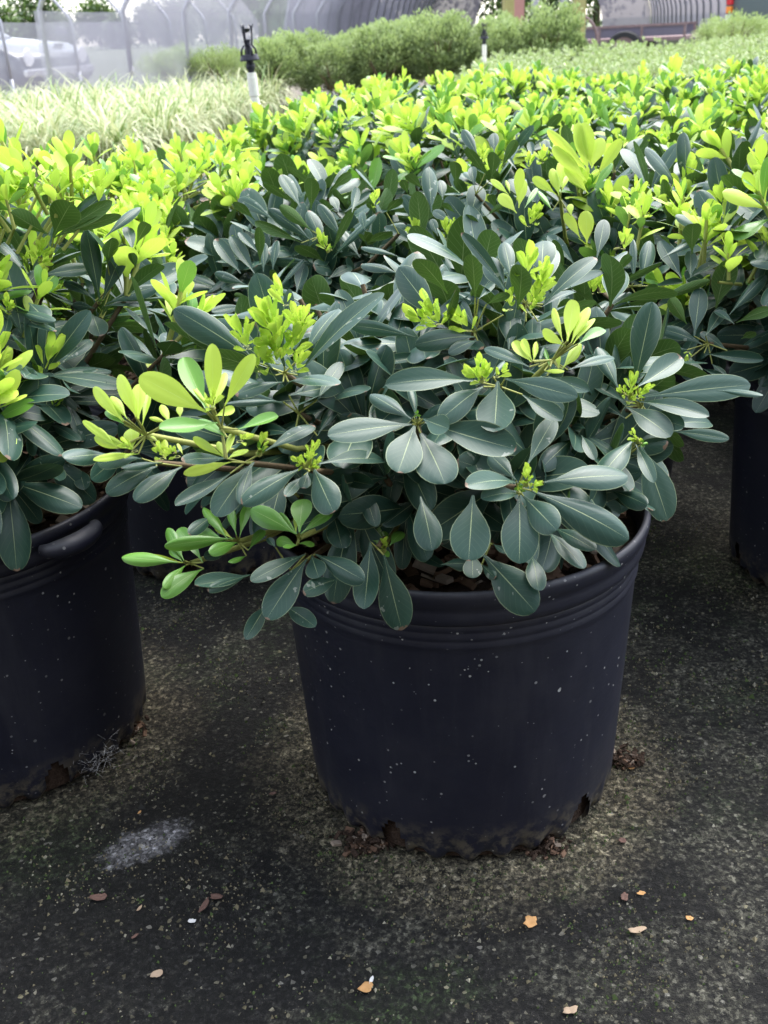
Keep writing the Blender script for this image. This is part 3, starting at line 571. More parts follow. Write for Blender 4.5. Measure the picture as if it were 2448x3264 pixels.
TUFTS = {'left': [(15, 730, .98, .85, 2), (62, 690, 1.0, .85, 2), (125, 610, 1.02, 1.0, 1), (165, 690, .98, .8, 2), (205, 650, 1.02, .9, 2), (250, 690, 1.0, .8, 2), (270, 710, .98, .7, 1), (100, 720, .96, .75, 1), (30, 660, 1.05, .9, 2), (140, 650, 1.04, .9, 1)],
         'l2': [], 'b2': [(1980, 790, 1.2, .9, 2), (2040, 740, 1.3, .9, 2)], 'right': [(2180, 790, 1.12, .9, 2), (2260, 850, 1.06, .9, 2), (2330, 820, 1.12, .9, 2), (2400, 890, 1.05, .85, 2), (2420, 790, 1.15, .9, 2), (2290, 900, 1.0, .8, 1)]}
_r = random.Random(3)
for _k in range(80):
    _py = _r.uniform(560, 900); _px = _r.uniform(300, 820 if _py < 650 else 590 - (_py - 650) * .2)
    TUFTS['l2'].append((_px, _py, 1.34 + (900 - _py) / 340 * .42, _r.uniform(.8, 1.1), 1))
plants = {}
def build_traced(key, lv, stems, tufts, ctr):
    rs = random.Random(sum(map(ord, key)) + 5)
    pts = []
    for (zk, Y, leaves, bd) in TR.get(key, []):
        x0, y0, sc = Z[zk]; toC = None; acc = Vector((0, 0, 0)); cnt = 0; bl = []
        for (bx, by, tx, ty, wr, kd) in leaves:
            B = at_y(x0 + bx / sc, y0 + by / sc, Y); T0 = at_y(x0 + tx / sc, y0 + ty / sc, Y)
            l0 = (T0 - B).length; down = ty > by
            want = {'d': .058, 'u': .05, 'g': .042, 'y': .034}[kd]
            sgn = -1 if (down or kd == 'u') else 1
            dy = .22 * l0; 
            for _ in range(40):
                T = at_y(x0 + tx / sc, y0 + ty / sc, Y + sgn * dy)
                if (T - B).length >= want or dy > .034 or dy > 1.1 * l0: break
                dy += .002
            d = T - B; L = d.length; toC = (CAM - B).normalized()
            nr = (-toC + UPV * .35) if kd == 'u' else (toC + UPV * (.55 if kd != 'y' else .2))
            nr = nr + Vector((rs.uniform(-.3, .3), rs.uniform(-.3, .3), rs.uniform(-.15, .15)))
            W = wr * l0 * .97
            W = max(W, .16 * L)
            lv.add(B, d, nr, L, W, {'d': 0, 'u': 0, 'g': 1, 'y': 2}[kd], None, True)
            acc += B; cnt += 1
            pts.append((x0 + (bx + tx) / 2 / sc, y0 + (by + ty) / 2 / sc))
            bl.append((B, kd))
        for (bx, by, tx, ty, n, size) in bd:
            B = at_y(x0 + bx / sc, y0 + by / sc, Y - .004); T = at_y(x0 + tx / sc, y0 + ty / sc, Y - .012)
            ax = (T - B); sz = size * (.34 if zk in 'd3' else .44); t = Leaves(); q = T - ax.normalized() * min(sz * 1.9, ax.length)
            buds(t, q, ax, rs, max(6, n), sz, 2 if size > .012 else 1)
            l_ = (q - B).length; k_ = 0.0
            while l_ > 0 and k_ < l_ and sz > .004:
                side = ax.orthogonal().normalized() * rs.uniform(-.5, .5) + Vector((0, -.3, .2))
                buds(t, B + ax.normalized() * k_, (ax.normalized() + side).normalized(), rs, 5, sz * rs.uniform(.7, 1.0), 2 if rs.random() < .85 else 1); k_ += sz * 1.3
            st = [(B, q, .0018, 1)]
            tufts.append((t, st, B))
        for (B, kd) in bl:
            if (B - acc / cnt).length < .026: stems.append((acc / cnt + Vector((0, .008, -.004)), B, .0006, 1))
        if cnt: stems.append((Vector(ctr) * .55 + (acc / cnt) * .45 + Vector((0, .03, -.03)), acc / cnt + Vector((0, .008, -.004)), .0022, 1 if sum(l[5] in 'gy' for l in leaves) > cnt / 2 else 0))
    for (px, py, Y, size, nq) in TUFTS.get(key, []):
        p = at_y(px, py, Y); t = Leaves(); st = []
        for q in range(nq):
            ax = Vector((rs.uniform(-.45, .45), rs.uniform(-.35, .3), 1)).normalized()
            lime_tuft(t, p + Vector((rs.uniform(-.015, .015), rs.uniform(-.02, .02), 0)), ax, rs, size * rs.uniform(.9, 1.1), 9, st)
        tufts.append((t, st, p)); stems.append((Vector(ctr).lerp(p, .86), p, .0014, 1))
    return pts

def fib_dirs(n, zmin, rs):
    out = []
    for i in range(n):
        z = 1 - (1 - zmin) * (i + .5) / n; a = i * 2.39996 + rs.uniform(-.3, .3); r = math.sqrt(max(0, 1 - z * z))
        out.append(Vector((r * math.cos(a), r * math.sin(a), z)))
    return out
def random_crown(lv, stems, tufts, ctr, rad, nsh, rs, limefrac, avoid=None, inner=.0, hi=True, zmin=-.35, n=11, Lr=(.054, .082), split_tufts=True):
    ctr = Vector(ctr); root = Vector((ctr.x, ctr.y, .265)); plm = rs.uniform(.55, .95)
    for dv in fib_dirs(nsh, zmin, rs):
        k = rs.uniform(.86, 1.06)
        p = ctr + Vector((dv.x * rad[0], dv.y * rad[1], dv.z * rad[2])) * k
        ax = Vector((dv.x, dv.y, dv.z * 1.1 + .45)).normalized()
        if avoid is not None:
            u, v, dd = project([p]); 
            if len(avoid) and np.min(np.hypot(avoid[:, 0] - u[0], avoid[:, 1] - v[0])) < 150 and dv.y < .25:
                p = ctr + (p - ctr) * .70
        rosette(lv, p, ax, rs, n, Lr)
        mid = root.lerp(p, .45) + Vector((0, 0, -.01)); stems.append((mid, p, .0024, 0)); stems.append((root + Vector((rs.uniform(-.02, .02), rs.uniform(-.02, .02), 0)), mid, .0036, 0))
        if rs.random() < limefrac * (1.2 if dv.z > .3 else .35) * (1 if nsh >= 60 else .5 + rs.random()):
            big = rs.random() < .6
            t = Leaves() if split_tufts else lv; st = [] if split_tufts else stems
            axl = (ax + UPV * .5).normalized()
            if big or nsh < 60:
                for q in range(rs.choice((1, 2, 3)) if nsh >= 60 else rs.choice((1, 2, 3, 3))):
                    a2 = (axl + Vector((rs.uniform(-.5, .5), rs.uniform(-.5, .5), 0))).normalized()
                    lime_tuft(t, p, a2, rs, rs.uniform(.9, 1.3) if nsh >= 60 else rs.uniform(.9, 1.55), 9, st, pl=plm)
            else: buds(t, p, axl, rs, 9, .022)
            if split_tufts: tufts.append((t, st, p))
    for i in range(int(nsh * inner)):
        dv = Vector((rs.gauss(0, 1), rs.gauss(0, 1), rs.gauss(0, 1))).normalized(); dv.z = abs(dv.z) * .9 - .25
        p = ctr + Vector((dv.x * rad[0], dv.y * rad[1], dv.z * rad[2])) * rs.uniform(.45, .72)
        rosette(lv, p, dv + UPV * .4, rs, max(7, n - 2), Lr)

specs = []   # (key, xy, label, group, crown centre, radii, shoots, limefrac, singles)
specs.append(('main', MAIN, 'round dark green leathery-leaved shrub in the forward pot, lime sprays on one side', None, (.045, .86, .365), (.235, .215, .125), 74, .0, 300))
specs.append(('left', LEFT, 'dark leathery shrub topped with lime shoots in the pot with the moulded grip', None, (LEFT[0], LEFT[1], .37), (.235, .22, .15), 66, .75, 260))
specs.append(('right', RIGHT, 'dark leathery shrub in the shaded pot half hidden behind the forward one', None, (RIGHT[0] - .05, RIGHT[1] - .03, .37), (.27, .26, .16), 80, 1.2, 240))
specs.append(('b1', B1, 'all dark leathery shrub with upright pale-backed leaves right behind the forward pot', None, (B1[0] + .15, B1[1] + .03, .375), (.21, .21, .11), 66, .05, 280))
specs.append(('b2', B2, 'leathery shrub with tall lime shoots on one side, behind the forward pot', None, (B2[0], B2[1] - .03, .375), (.25, .24, .12), 66, .25, 260))
specs.append(('l2', L2, 'shrub almost wholly flushed lime green, behind the pot with the moulded grip', None, (L2[0] + .05, L2[1], .325), (.25, .24, .11), 60, 2.0, 200))
# the rest of the block stands in staggered rows running away along the house
ORD = ['first', 'second', 'third', 'fourth', 'fifth', 'sixth', 'seventh', 'eighth', 'ninth', 'tenth', 'eleventh', 'twelfth', 'thirteenth', 'fourteenth', 'fifteenth', 'sixteenth', 'seventeenth']
rsg = random.Random(4); row = 0; y = 1.98
GR = 'leathery lime-tipped shrubs in rows behind the front pots'
while y < 4.75:
    xl = -.30 + (y - 1.8) * .176; x = xl + (.25 if row % 2 else 0) + rsg.uniform(-.03, .03)
    while x < .40 * (y * .91 + .3) + .32:
        xy = (x + rsg.uniform(-.04, .04), y + rsg.uniform(-.05, .05))
        if y > 3.75 + .55 * max(0, x - .3): break
        specs.append(('f%d' % len(specs), xy, 'glossy dark shrub flushed with lime shoots, %s full row behind the front pots' % ORD[row], GR + ', %s row' % ORD[row], (xy[0], xy[1], .35 + rsg.uniform(-.035, .035)), (.25, .25, .125), 46 if y < 3.2 else 38, rsg.uniform(.5, 1.7), 70 if y < 3.0 else 36))
        x += .50
    y += .43; row += 1

OUT = [((1.14, 1.37), 'dark shrub beyond the shaded pot in the front row', 'black nursery pot next along from the shaded pot'), ((1.62, 1.52), 'dark shrub at the far outer end of the front row', 'black nursery pot at the outer end of the front row'),
       ((-.96, .84), 'dark shrub on the open side of the grip-rimmed pot', 'black nursery pot on the open side of the grip-rimmed pot'), ((-1.12, 1.42), 'lime-tipped shrub on the open side of the wholly lime one', 'black nursery pot on the open side of the wholly lime shrub'),
       ((.87, 1.74), 'lime-tipped shrub behind the shaded pot', 'black nursery pot right behind the shaded pot'), ((1.38, 1.9), 'lime-tipped shrub at the outer end of the second row', 'black nursery pot at the outer end of the second row')]
for (xy, lb, pl) in OUT:
    specs.append(('o%d' % len(specs), xy, lb, None, (xy[0], xy[1], .37), (.26, .26, .14), 60, 1.0, 60)); make_pot(xy, pl, None, 9, False, rot=random.random() * 6)
for sp_ in specs[6:]:
    if sp_[3] and sp_[1][1] < 3.3: make_pot(sp_[1], 'black nursery pot under a shrub of the ' + sp_[3].split(', ')[1] + ' behind the front pots', 'pots of the ' + sp_[3].split(', ')[1], 9, False, rot=random.random() * 6)
built = []; ntraced = {}
for (key, xy, label, group, ctr, rad, nsh, lf, ns) in specs:
    lv = Leaves(); stems = []; tufts = []; near = key[0] not in 'fo'
    rs = random.Random(sum(map(ord, key)) * 7 + len(key))
    av = build_traced(key, lv, stems, tufts, ctr) if near else []
    av = np.array(av) if len(av) else None; ntraced[key] = len(tufts)
    if near: random_crown(lv, stems, tufts, ctr, rad, nsh, rs, lf, avoid=av, inner=.4)
    else: random_crown(lv, stems, tufts, ctr, rad, nsh, rs, lf, inner=.15, zmin=-.15, n=10, split_tufts=True)
    built.append((key, xy, label, group, ctr, lv, stems, tufts, ns, near))
TC_ = 14; tz = np.full((3264 // TC_ + 2, 2448 // TC_ + 2), -1.0)
def samples(lv):
    b, x, d, n, L, W = lv.arrays()
    return np.stack([b + d * (L * f)[:, None] + x * (W * s_)[:, None] for (f, s_) in ((.3, 0), (.45, -.2), (.45, .2), (.6, 0), (.7, -.4), (.7, .4), (.82, 0), (.9, -.25), (.9, .25), (.97, 0))], 1)
def cells(S):
    u, v, dd = project(S.reshape(-1, 3)); iu = np.floor(u / TC_).astype(int); iv = np.floor(v / TC_).astype(int)
    ok = (iu >= 0) & (iv >= 0) & (iu < tz.shape[1]) & (iv < tz.shape[0]); return iu, iv, dd, ok
for bt in built:
    lv = bt[5]
    if not any(lv.tr): continue
    S = samples(lv)[np.array(lv.tr)]; iu, iv, dd, ok = cells(S); np.maximum.at(tz, (iv[ok], iu[ok]), dd[ok])
def in_front(lv, frac, every):
    S = samples(lv); iu, iv, dd, ok = cells(S); h = np.zeros(len(dd)); h[ok] = dd[ok] < tz[iv[ok], iu[ok]] - .004
    return h.reshape(-1, 10).mean(1)
for bi, bt in enumerate(built):
    lv = bt[5]; fr = in_front(lv, .2, True); keep = [i for i in range(len(lv.b)) if lv.tr[i] or fr[i] < .15]
    for a in ('b', 'd', 'n', 'L', 'W', 'm', 't', 'tr'): setattr(lv, a, [getattr(lv, a)[i] for i in keep])
    tf = bt[7]; nt_ = ntraced.get(bt[0], 0)
    tf[:] = [t for k, t in enumerate(tf) if k < nt_ or in_front(t[0], .2, True).mean() < .25]
# visibility of each leaf from the viewpoint, by a coarse depth grid, picks the ones that become objects of their own
CELL = 12; GW, GH = 2448 // CELL + 1, 3264 // CELL + 1
zb = np.full((GH, GW), 1e9); samp = []
for (key, xy, label, group, ctr, lv, stems, tufts, ns, near) in built:
    b, x, d, n, L, W = lv.arrays(); S = []
    for (f, s_) in ((.3, 0), (.5, -.3), (.5, .3), (.65, 0), (.7, -.4), (.7, .4), (.85, -.25), (.85, .25), (.95, 0)):
        S.append(b + d * (L * f)[:, None] + x * (W * s_)[:, None])
    S = np.stack(S, 1); u, v, dd = project(S.reshape(-1, 3)); iu = (u / CELL).astype(int); iv = (v / CELL).astype(int)
    ok = (iu >= 0) & (iv >= 0) & (iu < GW) & (iv < GH)
    np.minimum.at(zb, (iv[ok], iu[ok]), dd[ok]); samp.append((iu, iv, dd, ok, len(b)))
for (key, xy, label, group, ctr, lv, stems, tufts, ns, near), (iu, iv, dd, ok, nb) in zip(built, samp):
    vis = np.zeros(len(dd)); vis[ok] = dd[ok] <= zb[iv[ok], iu[ok]] + .008
    score = vis.reshape(nb, 9).sum(1) * np.array(lv.L) / dd.reshape(nb, 9).mean(1)
    order = [i for i in np.argsort(-score) if score[i] > 0][:ns]
    e = empty('pittosporum_shrub', (xy[0], xy[1], .262 if near else .262), 0, label, 'shrub', group); org = np.array(e.location)
    sel = set(order)
    for i in order: single(lv, i, e, org, near)
    rest = [i for i in range(nb) if i not in sel]
    o = link(bpy.data.objects.new('foliage', joined(rest, lv, T_HI if key in ('main',) else T_LO, 'foliage', org)), e); tag(o, kind='stuff')
    stems_mesh(stems, org, 5).build('woody_stem', [M['stem'], M['gstem']], e, smooth=True)['kind'] = 'stuff'
    # lime shoots: parts of their own near by, joined where they are past picking apart
    if near:
        for (t, st, p) in tufts:
            me = joined(range(len(t.b)), t, T_BUD if max(t.L) < .028 else T_LO, 'young_shoot', np.array(p))
            s_o = link(bpy.data.objects.new('young_shoot', me), e); s_o.location = Vector(p) - Vector(org)
            if st: stems_mesh(st, p, 5).build('shoot_stem', M['gstem'], s_o, smooth=True).data.materials.append(M['gstem'])
    else:
        t2 = Leaves(); st2 = []
        for (t, st, p) in tufts:
            for a in ('b', 'd', 'n', 'L', 'W', 'm', 't', 'tr'): getattr(t2, a).extend(getattr(t, a))
            st2 += st
        if t2.b:
            pts = np.array(t2.b); 
            for (t, st, p) in tufts:
                me = joined(range(len(t.b)), t, T_LO, 'young_shoot', np.array(p)); s_o = link(bpy.data.objects.new('young_shoot', me), e); s_o.location = Vector(p) - Vector(org)
print('shrubs', len(specs), 'objects', len(bpy.data.objects))
#BACKGROUND
# ------------------------------------------------------------------ other plants farther off
def small_leaf_mat(name, c1, c2, rough=.5, trans=.25, tcol=(.3, .45, .05)):
    n = N(name); r = n.rnd(); k = n.noise(9, 3, .6, n.n('NewGeometry').outputs['Position'])
    c = n.mix(r, c1, c2); c = n.mix(n.math('MULTIPLY', k, .4), c, tuple(x * .6 for x in c1))
    return n.bsdf(c, rough, .4, 0, None, trans, n.mix(.4, c, tcol))
M['pale'] = small_leaf_mat('leaf_pale', (.28, .38, .15), (.52, .60, .32))
M['azal'] = small_leaf_mat('leaf_azalea_shaded', (.10, .145, .06), (.20, .26, .12))  # lower hedge leaves, the hedge's shade painted in as darker olive
M['azal2'] = small_leaf_mat('leaf_azalea_pale', (.33, .43, .17), (.52, .60, .30))
M['grassA'] = small_leaf_mat('blade_cream', (.50, .54, .30), (.76, .77, .50), .5, .25, (.6, .65, .3))
M['grassB'] = small_leaf_mat('blade_green', (.17, .27, .09), (.30, .40, .15), .5, .2)
M['treeA'] = small_leaf_mat('leaf_tree', (.035, .07, .025), (.07, .12, .04), .55, .15)
M['treeB'] = small_leaf_mat('leaf_tree_light', (.10, .17, .05), (.18, .27, .08), .55, .2)
M['bark'] = simple('tree_bark', (.11, .09, .07), .9, .2, 0, .4, 14, .5)
QT = (np.array([(-.5, .45, .03), (0, 0, 0), (.5, .45, .03), (0, 1, -.05)]), np.array([(1, 2, 3, 0)]), np.array([(0, .5), (.5, 0), (1, .5), (.5, 1)]))
def quads(name, base, d, nrm, L, W, mats, mi):
    d = d / np.linalg.norm(d, axis=1)[:, None]; nrm = nrm - d * (nrm * d).sum(1)[:, None]; nrm = nrm / (np.linalg.norm(nrm, axis=1)[:, None] + 1e-9)
    x = np.cross(d, nrm); tv = QT[0]
    P = base[:, None] + x[:, None] * (tv[None, :, :1] * W[:, None, None]) + d[:, None] * (tv[None, :, 1:2] * L[:, None, None]) + nrm[:, None] * (tv[None, :, 2:] * L[:, None, None])
    n = len(base); f = np.arange(n)[:, None] * 4 + np.array([[1, 2, 3, 0]])
    uv = np.tile(QT[2], (n, 1))
    return mesh_np(name, P.reshape(-1, 3), f, mats, uv, mi, smooth=False)
def rand_dirs(n): 
    v = rng.normal(size=(n, 3)); return v / np.linalg.norm(v, axis=1)[:, None]
def shrub_mesh(n, rad, hz, leafL, wr, mats, pale_top, boxy=1.0, clumps=40, z0=.1):
    """leaf clumps spread through a rounded volume"""
    c = rand_dirs(clumps); c[:, 2] = np.abs(c[:, 2]); c = np.sign(c) * np.abs(c) ** boxy
    c = c * (.72 + .3 * rng.random((clumps, 1))) * np.array([rad, rad, hz])
    k = rng.integers(0, clumps, n); off = rand_dirs(n) * (rng.random((n, 1)) ** .5) * rad * .24
    p = c[k] + off + np.array([0, 0, z0]); out = off + c[k] * .35 + np.array([0, 0, .05])
    d = out / (np.linalg.norm(out, axis=1)[:, None] + 1e-6) + rand_dirs(n) * .5
    nr = np.tile([0, 0, 1.0], (n, 1)) + rand_dirs(n) * .5
    L = leafL * rng.uniform(.7, 1.25, n)
    mi = ((p[:, 2] - z0 + off[:, 2]) / hz + rng.normal(0, .25, n) > pale_top).astype(int)
    return quads('foliage', p, d, nr, L, L * wr, mats, mi)
def bush_stem(h, rad, seed, k=7):
    b = MB(); rs = random.Random(seed)
    for i in range(k):
        a = rs.random() * 6.28; b.tube([(0, 0, 0), (.2 * rad * math.cos(a), .2 * rad * math.sin(a), h * .4), (.75 * rad * math.cos(a), .75 * rad * math.sin(a), h * .85)], [.009, .007, .003], 5, False)
    o = b.build('x', M['stem'], smooth=True); me = o.data; bpy.data.objects.remove(o); return me
def place_bush(kind, name, loc, fm, sm, label, cat, group, s=1.0):
    e = empty(name, loc, random.random() * 6.28, label, cat, group); e.scale = (s, s, s * random.uniform(.94, 1.05))
    o = link(bpy.data.objects.new('foliage', random.choice(fm)), e); tag(o, kind='stuff')
    link(bpy.data.objects.new('woody_stem', sm), e); return e

# pale, small-leaved block behind the lime-tipped rows
pale_v = []
for k in range(4):
    lv = Leaves(); st = []; rs = random.Random(40 + k)
    for dv in fib_dirs(52, -.1, rs):
        p = Vector((dv.x * .25, dv.y * .25, .24 + dv.z * .17)) * rs.uniform(.85, 1.08)
        rosette(lv, p, dv + UPV * .6, rs, 10, (.028, .042), 15, 85, 0, (.4, .55), 0)
    b, x, d, n_, L, W = lv.arrays(); T = leaf_template(3, 2, .15, .15)
    VV = []; FF = []; off = 0
    for i in range(len(b)):
        VV.append(b[i] + np.outer(T[0][:, 0] * W[i], x[i]) + np.outer(T[0][:, 1] * L[i], d[i]) + np.outer(T[0][:, 2] * L[i], n_[i])); FF.append(T[1] + off); off += len(T[0])
    mi = np.repeat((rng.random(len(b)) < .22).astype(int), len(T[1]))
    pale_v.append(mesh_np('foliage', np.concatenate(VV), np.concatenate(FF), [M['pale'], M['azal2']], None, mi))
psm = bush_stem(.35, .22, 3); rs = random.Random(8); row = 0; y = 4.55
while y < 11.6:
    x = .30 + (y - 4.5) * .176 + (.24 if row % 2 else 0)
    while x < .40 * (y * .91 + .3) + .3:
        if y < 4.4 + .6 * max(0, x - .3): x += .47; continue
        place_bush('pale', 'pale_shrub', (x + rs.uniform(-.05, .05), y + rs.uniform(-.05, .05), 0), pale_v, psm, 'pale grey-green small-leaved shrub, %s row beyond the lime-tipped shrubs' % ORD[row], 'shrub', 'pale shrubs in the far block, %s row' % ORD[row], rs.uniform(.95, 1.12))
        x += .47
    y += .44; row += 1
# clipped dark azalea-like block, lower light green block behind the grass, another at the right
az_v = [shrub_mesh(6500, .33, .56, .034, .5, [M['azal'], M['azal2']], .60, .8, 80, .16) for k in range(3)]; azs = bush_stem(.6, .3, 5, 9)
def block(x0, x1, y0, y1, step, s, label, group, fm=az_v):
    y = y0
    while y <= y1:
        x = x0 + (y - y0) * .176
        while x <= x1 + (y - y0) * .176:
            place_bush('az', 'clipped_shrub', (x + rs.uniform(-.05, .05), y + rs.uniform(-.05, .05), 0), fm, azs, label, 'shrub', group, s * rs.uniform(.86, 1.10)); x += step
        y += step
block(at_y(880, 250, 10.8).x, 1.9, 10.8, 12.8, .52, .98, 'dense small-leaved shrub with bare shaded foot in the clipped block behind the sprinkler', 'clipped shrubs behind the sprinkler')
gl_v = [shrub_mesh(3600, .36, .34, .034, .45, [M['azal2'], M['azal2']], .3, .75, 50, .22) for k in range(2)]
block(at_y(520, 160, 14.2).x, at_y(800, 160, 14.2).x, 14.2, 15.4, .6, 1.02, 'low bright green shrub between the pale grasses and the shade wall', 'bright shrubs at the shade wall', gl_v)
block(4.5, 6.4, 13.4, 14.6, .6, 1.02, 'mid green rounded shrub in front of the parked dark vehicle', 'rounded shrubs before the vehicle', gl_v)

# variegated grass clumps
def grass_mesh(seed, nb=190):
    r = np.random.default_rng(seed); V = []; Fc = []; MI = []; off = 0
    for k in range(nb):
        a = r.random() * 6.283; lean = r.random() ** .7 * 1.25; L = r.uniform(.34, .60); wd = r.uniform(.004, .0075); b0 = r.normal(0, .045, 2)
        side = np.array([-math.sin(a), math.cos(a), 0]); ns = 6; p = np.array([b0[0], b0[1], 0.0]); th = lean * .35
        for j in range(ns + 1):
            t = j / ns; wv = wd * (1 - t ** 2.2) + .0004
            V += [p - side * wv, p + side * wv]
            if j < ns: Fc.append((off + 2 * j, off + 2 * j + 1, off + 2 * j + 3, off + 2 * j + 2)); MI.append(0)
            step = L / ns; p = p + step * np.array([math.sin(th) * math.cos(a), math.sin(th) * math.sin(a), math.cos(th)]); th += (.25 + lean * .42) * (0.5 + t)
        m = 0 if r.random() < .68 else 1
        for j in range(ns): MI[-1 - j] = m
        off += 2 * (ns + 1)
    return mesh_np('blades', np.array(V), np.array(Fc), [M['grassA'], M['grassB']], None, MI)
gv = [grass_mesh(60 + k) for k in range(5)]
rs = random.Random(21); y = 6.35; row = 0
while y < 10.6:
    xr = -1.32 + (y - 7.0) * .12; x = xr - (.17 if row % 2 else 0)
    while x > -.40 * (y * .91 + .3) - .55:
        e = empty('grass_clump', (x + rs.uniform(-.06, .06), y + rs.uniform(-.06, .06) + (.25 * max(0, -1.6 - x) * -1 if y < 7 else 0), 0), rs.random() * 6.28, 'arching clump of cream-striped grass, %s row in from the leaf-strewn path' % ORD[row], 'grass', 'striped grass clumps, %s row from the path' % ORD[row])
        sc = rs.uniform(.9, 1.12); e.scale = (sc, sc, sc * .98)
        tag(link(bpy.data.objects.new('blades', random.choice(gv)), e), kind='stuff'); x -= .36
    y += .33; row += 1

# leaf litter on the path
n = N('dry_leaf'); r = n.rnd()
M['dry'] = n.bsdf(n.ramp(r, [(0.0, (.20, .10, .05)), (.4, (.38, .22, .10)), (.75, (.30, .26, .20)), (1.0, (.12, .20, .12))]), .7, .3)
k = 2600; P = np.zeros((k, 3)); P[:, 1] = rng.uniform(3.2, 11.5, k); P[:, 0] = -.9 + (P[:, 1] - 3) * .13 + rng.normal(0, .7, k); P[:, 2] = rng.uniform(.004, .03, k)
dd = rand_dirs(k); dd[:, 2] *= .25; nn = np.tile([0, 0, 1.], (k, 1)) + rand_dirs(k) * .6; LL = rng.uniform(.03, .075, k)
o = link(bpy.data.objects.new('leaf_litter', quads('leaf_litter', P, dd, nn, LL, LL * .6, [M['dry']], np.zeros(k)))); tag(o, 'brown and grey fallen leaves strewn along the path by the grasses', 'leaf litter', kind='stuff')

# ------------------------------------------------------------------ sprinklers
M['pvc'] = simple('pvc', (.80, .77, .68), .45, .4, 0, .05, 20); M['blackp'] = simple('black_plastic', (.018, .018, .030), .5, .4, 0, .2, 40)
def sprinkler(top, label, group=None, lean=(0, 0)):
    e = empty('sprinkler', (top.x, top.y, 0), 0, label, 'sprinkler', group); e.rotation_euler = (lean[0], lean[1], 0); H = top.z
    h0 = H - .145                                   # top of the pipe
    b = MB(); b.lathe([(.0, -.02), (.0135, -.02), (.0135, h0 - .001)], 20); b.build('riser_pipe', M['pvc'], e, smooth=False)
    for z0, z1 in ((h0 - .075, h0), (h0 - .150, h0 - .081)):
        b = MB(); b.lathe([(.0137, z0), (.0165, z0 + .002), (.0165, z1 - .016), (.0155, z1 - .013), (.0150, z1 - .001), (.006, z1)], 24); b.build('coupling', M['pvc'], e, smooth=False)
    b = MB(); b.lathe([(.0, h0 - .004), (.0095, h0), (.0105, h0 + .006), (.0145, h0 + .012), (.0155, h0 + .018), (.0150, h0 + .026), (.0125, h0 + .028), (.0125, h0 + .036), (.0, h0 + .036)], 20); b.build('nozzle_body', M['blackp'], e)
    z = h0 + .036
    b = MB(); b.lathe([(.010, z - .001), (.0315, z), (.0325, z + .003), (.0275, z + .018), (.0245, z + .019), (.022, z + .006), (.010, z + .005)], 28); b.build('skirt', M['blackp'], e)
    b = MB(); b.lathe([(.0, z + .004), (.0085, z + .004), (.0085, z + .042), (.0125, z + .044), (.0125, z + .049), (.008, z + .051), (.008, z + .058), (.0105, z + .060), (.0105, z + .064), (.0, z + .066)], 18); b.build('spinner', M['blackp'], e)
    for k in range(4):
        a = .5 + k * math.pi / 2; c, s_ = math.cos(a), math.sin(a)
        b = MB(); b.tube([(.027 * c, .027 * s_, z + .016), (.0245 * c, .0245 * s_, z + .034), (.015 * c, .015 * s_, z + .046)], [.0040, .0032, .0032], 8); b.build('cage_rib', M['blackp'], e, smooth=True)
    for k in range(3):
        a = .25 + k * 2.094; c, s_ = math.cos(a), math.sin(a)
        b = MB(); b.tube([(.0125 * c, .0125 * s_, z + .046), (.0165 * c, .0165 * s_, z + .075), (.0185 * c, .0185 * s_, z + .097), (.0250 * c, .0250 * s_, z + .108)], [.0030, .0026, .0032, .0020], 7)
        b.tube([(.0185 * c, .0185 * s_, z + .097), (.012 * c, .012 * s_, z + .108)], [.003, .0016], 6); b.build('arm', M['blackp'], e, smooth=True)
    b = MB(); b.lathe([(.0, z + .084), (.009, z + .086), (.015, z + .096), (.013, z + .098), (.0, z + .094)], 14); b.build('deflector', M['blackp'], e)
    return e
sprinkler(at_y(806, 76, 3.75), 'large black spinner sprinkler on a cream pipe between lime shrubs and grasses', None, (0, -.035))
sprinkler(at_y(1543, 72, 8.3), 'small black sprinkler on a cream pipe in front of the clipped shrubs', None, (0, .0))
sprinkler(at_y(1697, 92, 12.4), 'distant sprinkler pipe at the far end of the pale shrubs', None, (0, .0))

# ------------------------------------------------------------------ shade house walls
M['pipe'] = simple('galvanised_pipe', (.34, .34, .37), .45, .5, .5, .2, 8)
def cloth_mat(name, col, alpha):
    n = N(name); P = n.n('NewGeometry').outputs['Position']
    k = n.noise(2.2, 4, .6, P)
    d = n.n('BsdfDiffuse'); n.l(n.mix(k, tuple(x * .8 for x in col), tuple(min(1, x * 1.2) for x in col)), d.inputs[0])
    t = n.n('BsdfTranslucent'); t.inputs[0].default_value = col + (1,)
    m1 = n.n('MixShader'); m1.inputs[0].default_value = .5; n.l(d.outputs[0], m1.inputs[1]); n.l(t.outputs[0], m1.inputs[2])
    tr = n.n('BsdfTransparent'); m2 = n.n('MixShader'); m2.inputs[0].default_value = alpha; n.l(tr.outputs[0], m2.inputs[1]); n.l(m1.outputs[0], m2.inputs[2])
    n.l(m2.outputs[0], n.out.inputs[0]); return n.m
M['cloth'] = cloth_mat('shade_cloth', (.40, .39, .44), .50); M['clothd'] = cloth_mat('shade_cloth_dark', (.21, .20, .25), .92)
A10 = R(10); DV = Vector((math.sin(A10), math.cos(A10), 0)); IN = Vector((math.cos(A10), -math.sin(A10), 0))
A0 = at_y(140, 120, 10.2); A0.z = 0
ARCH = [(0, 0), (0, .98), (.05, 1.06), (.34, 1.42), (1.2, 2.35), (2.8, 3.15), (4.5, 3.4), (6.2, 3.15), (7.8, 2.35), (8.66, 1.42), (8.95, 1.06), (9, .98), (9, 0)]
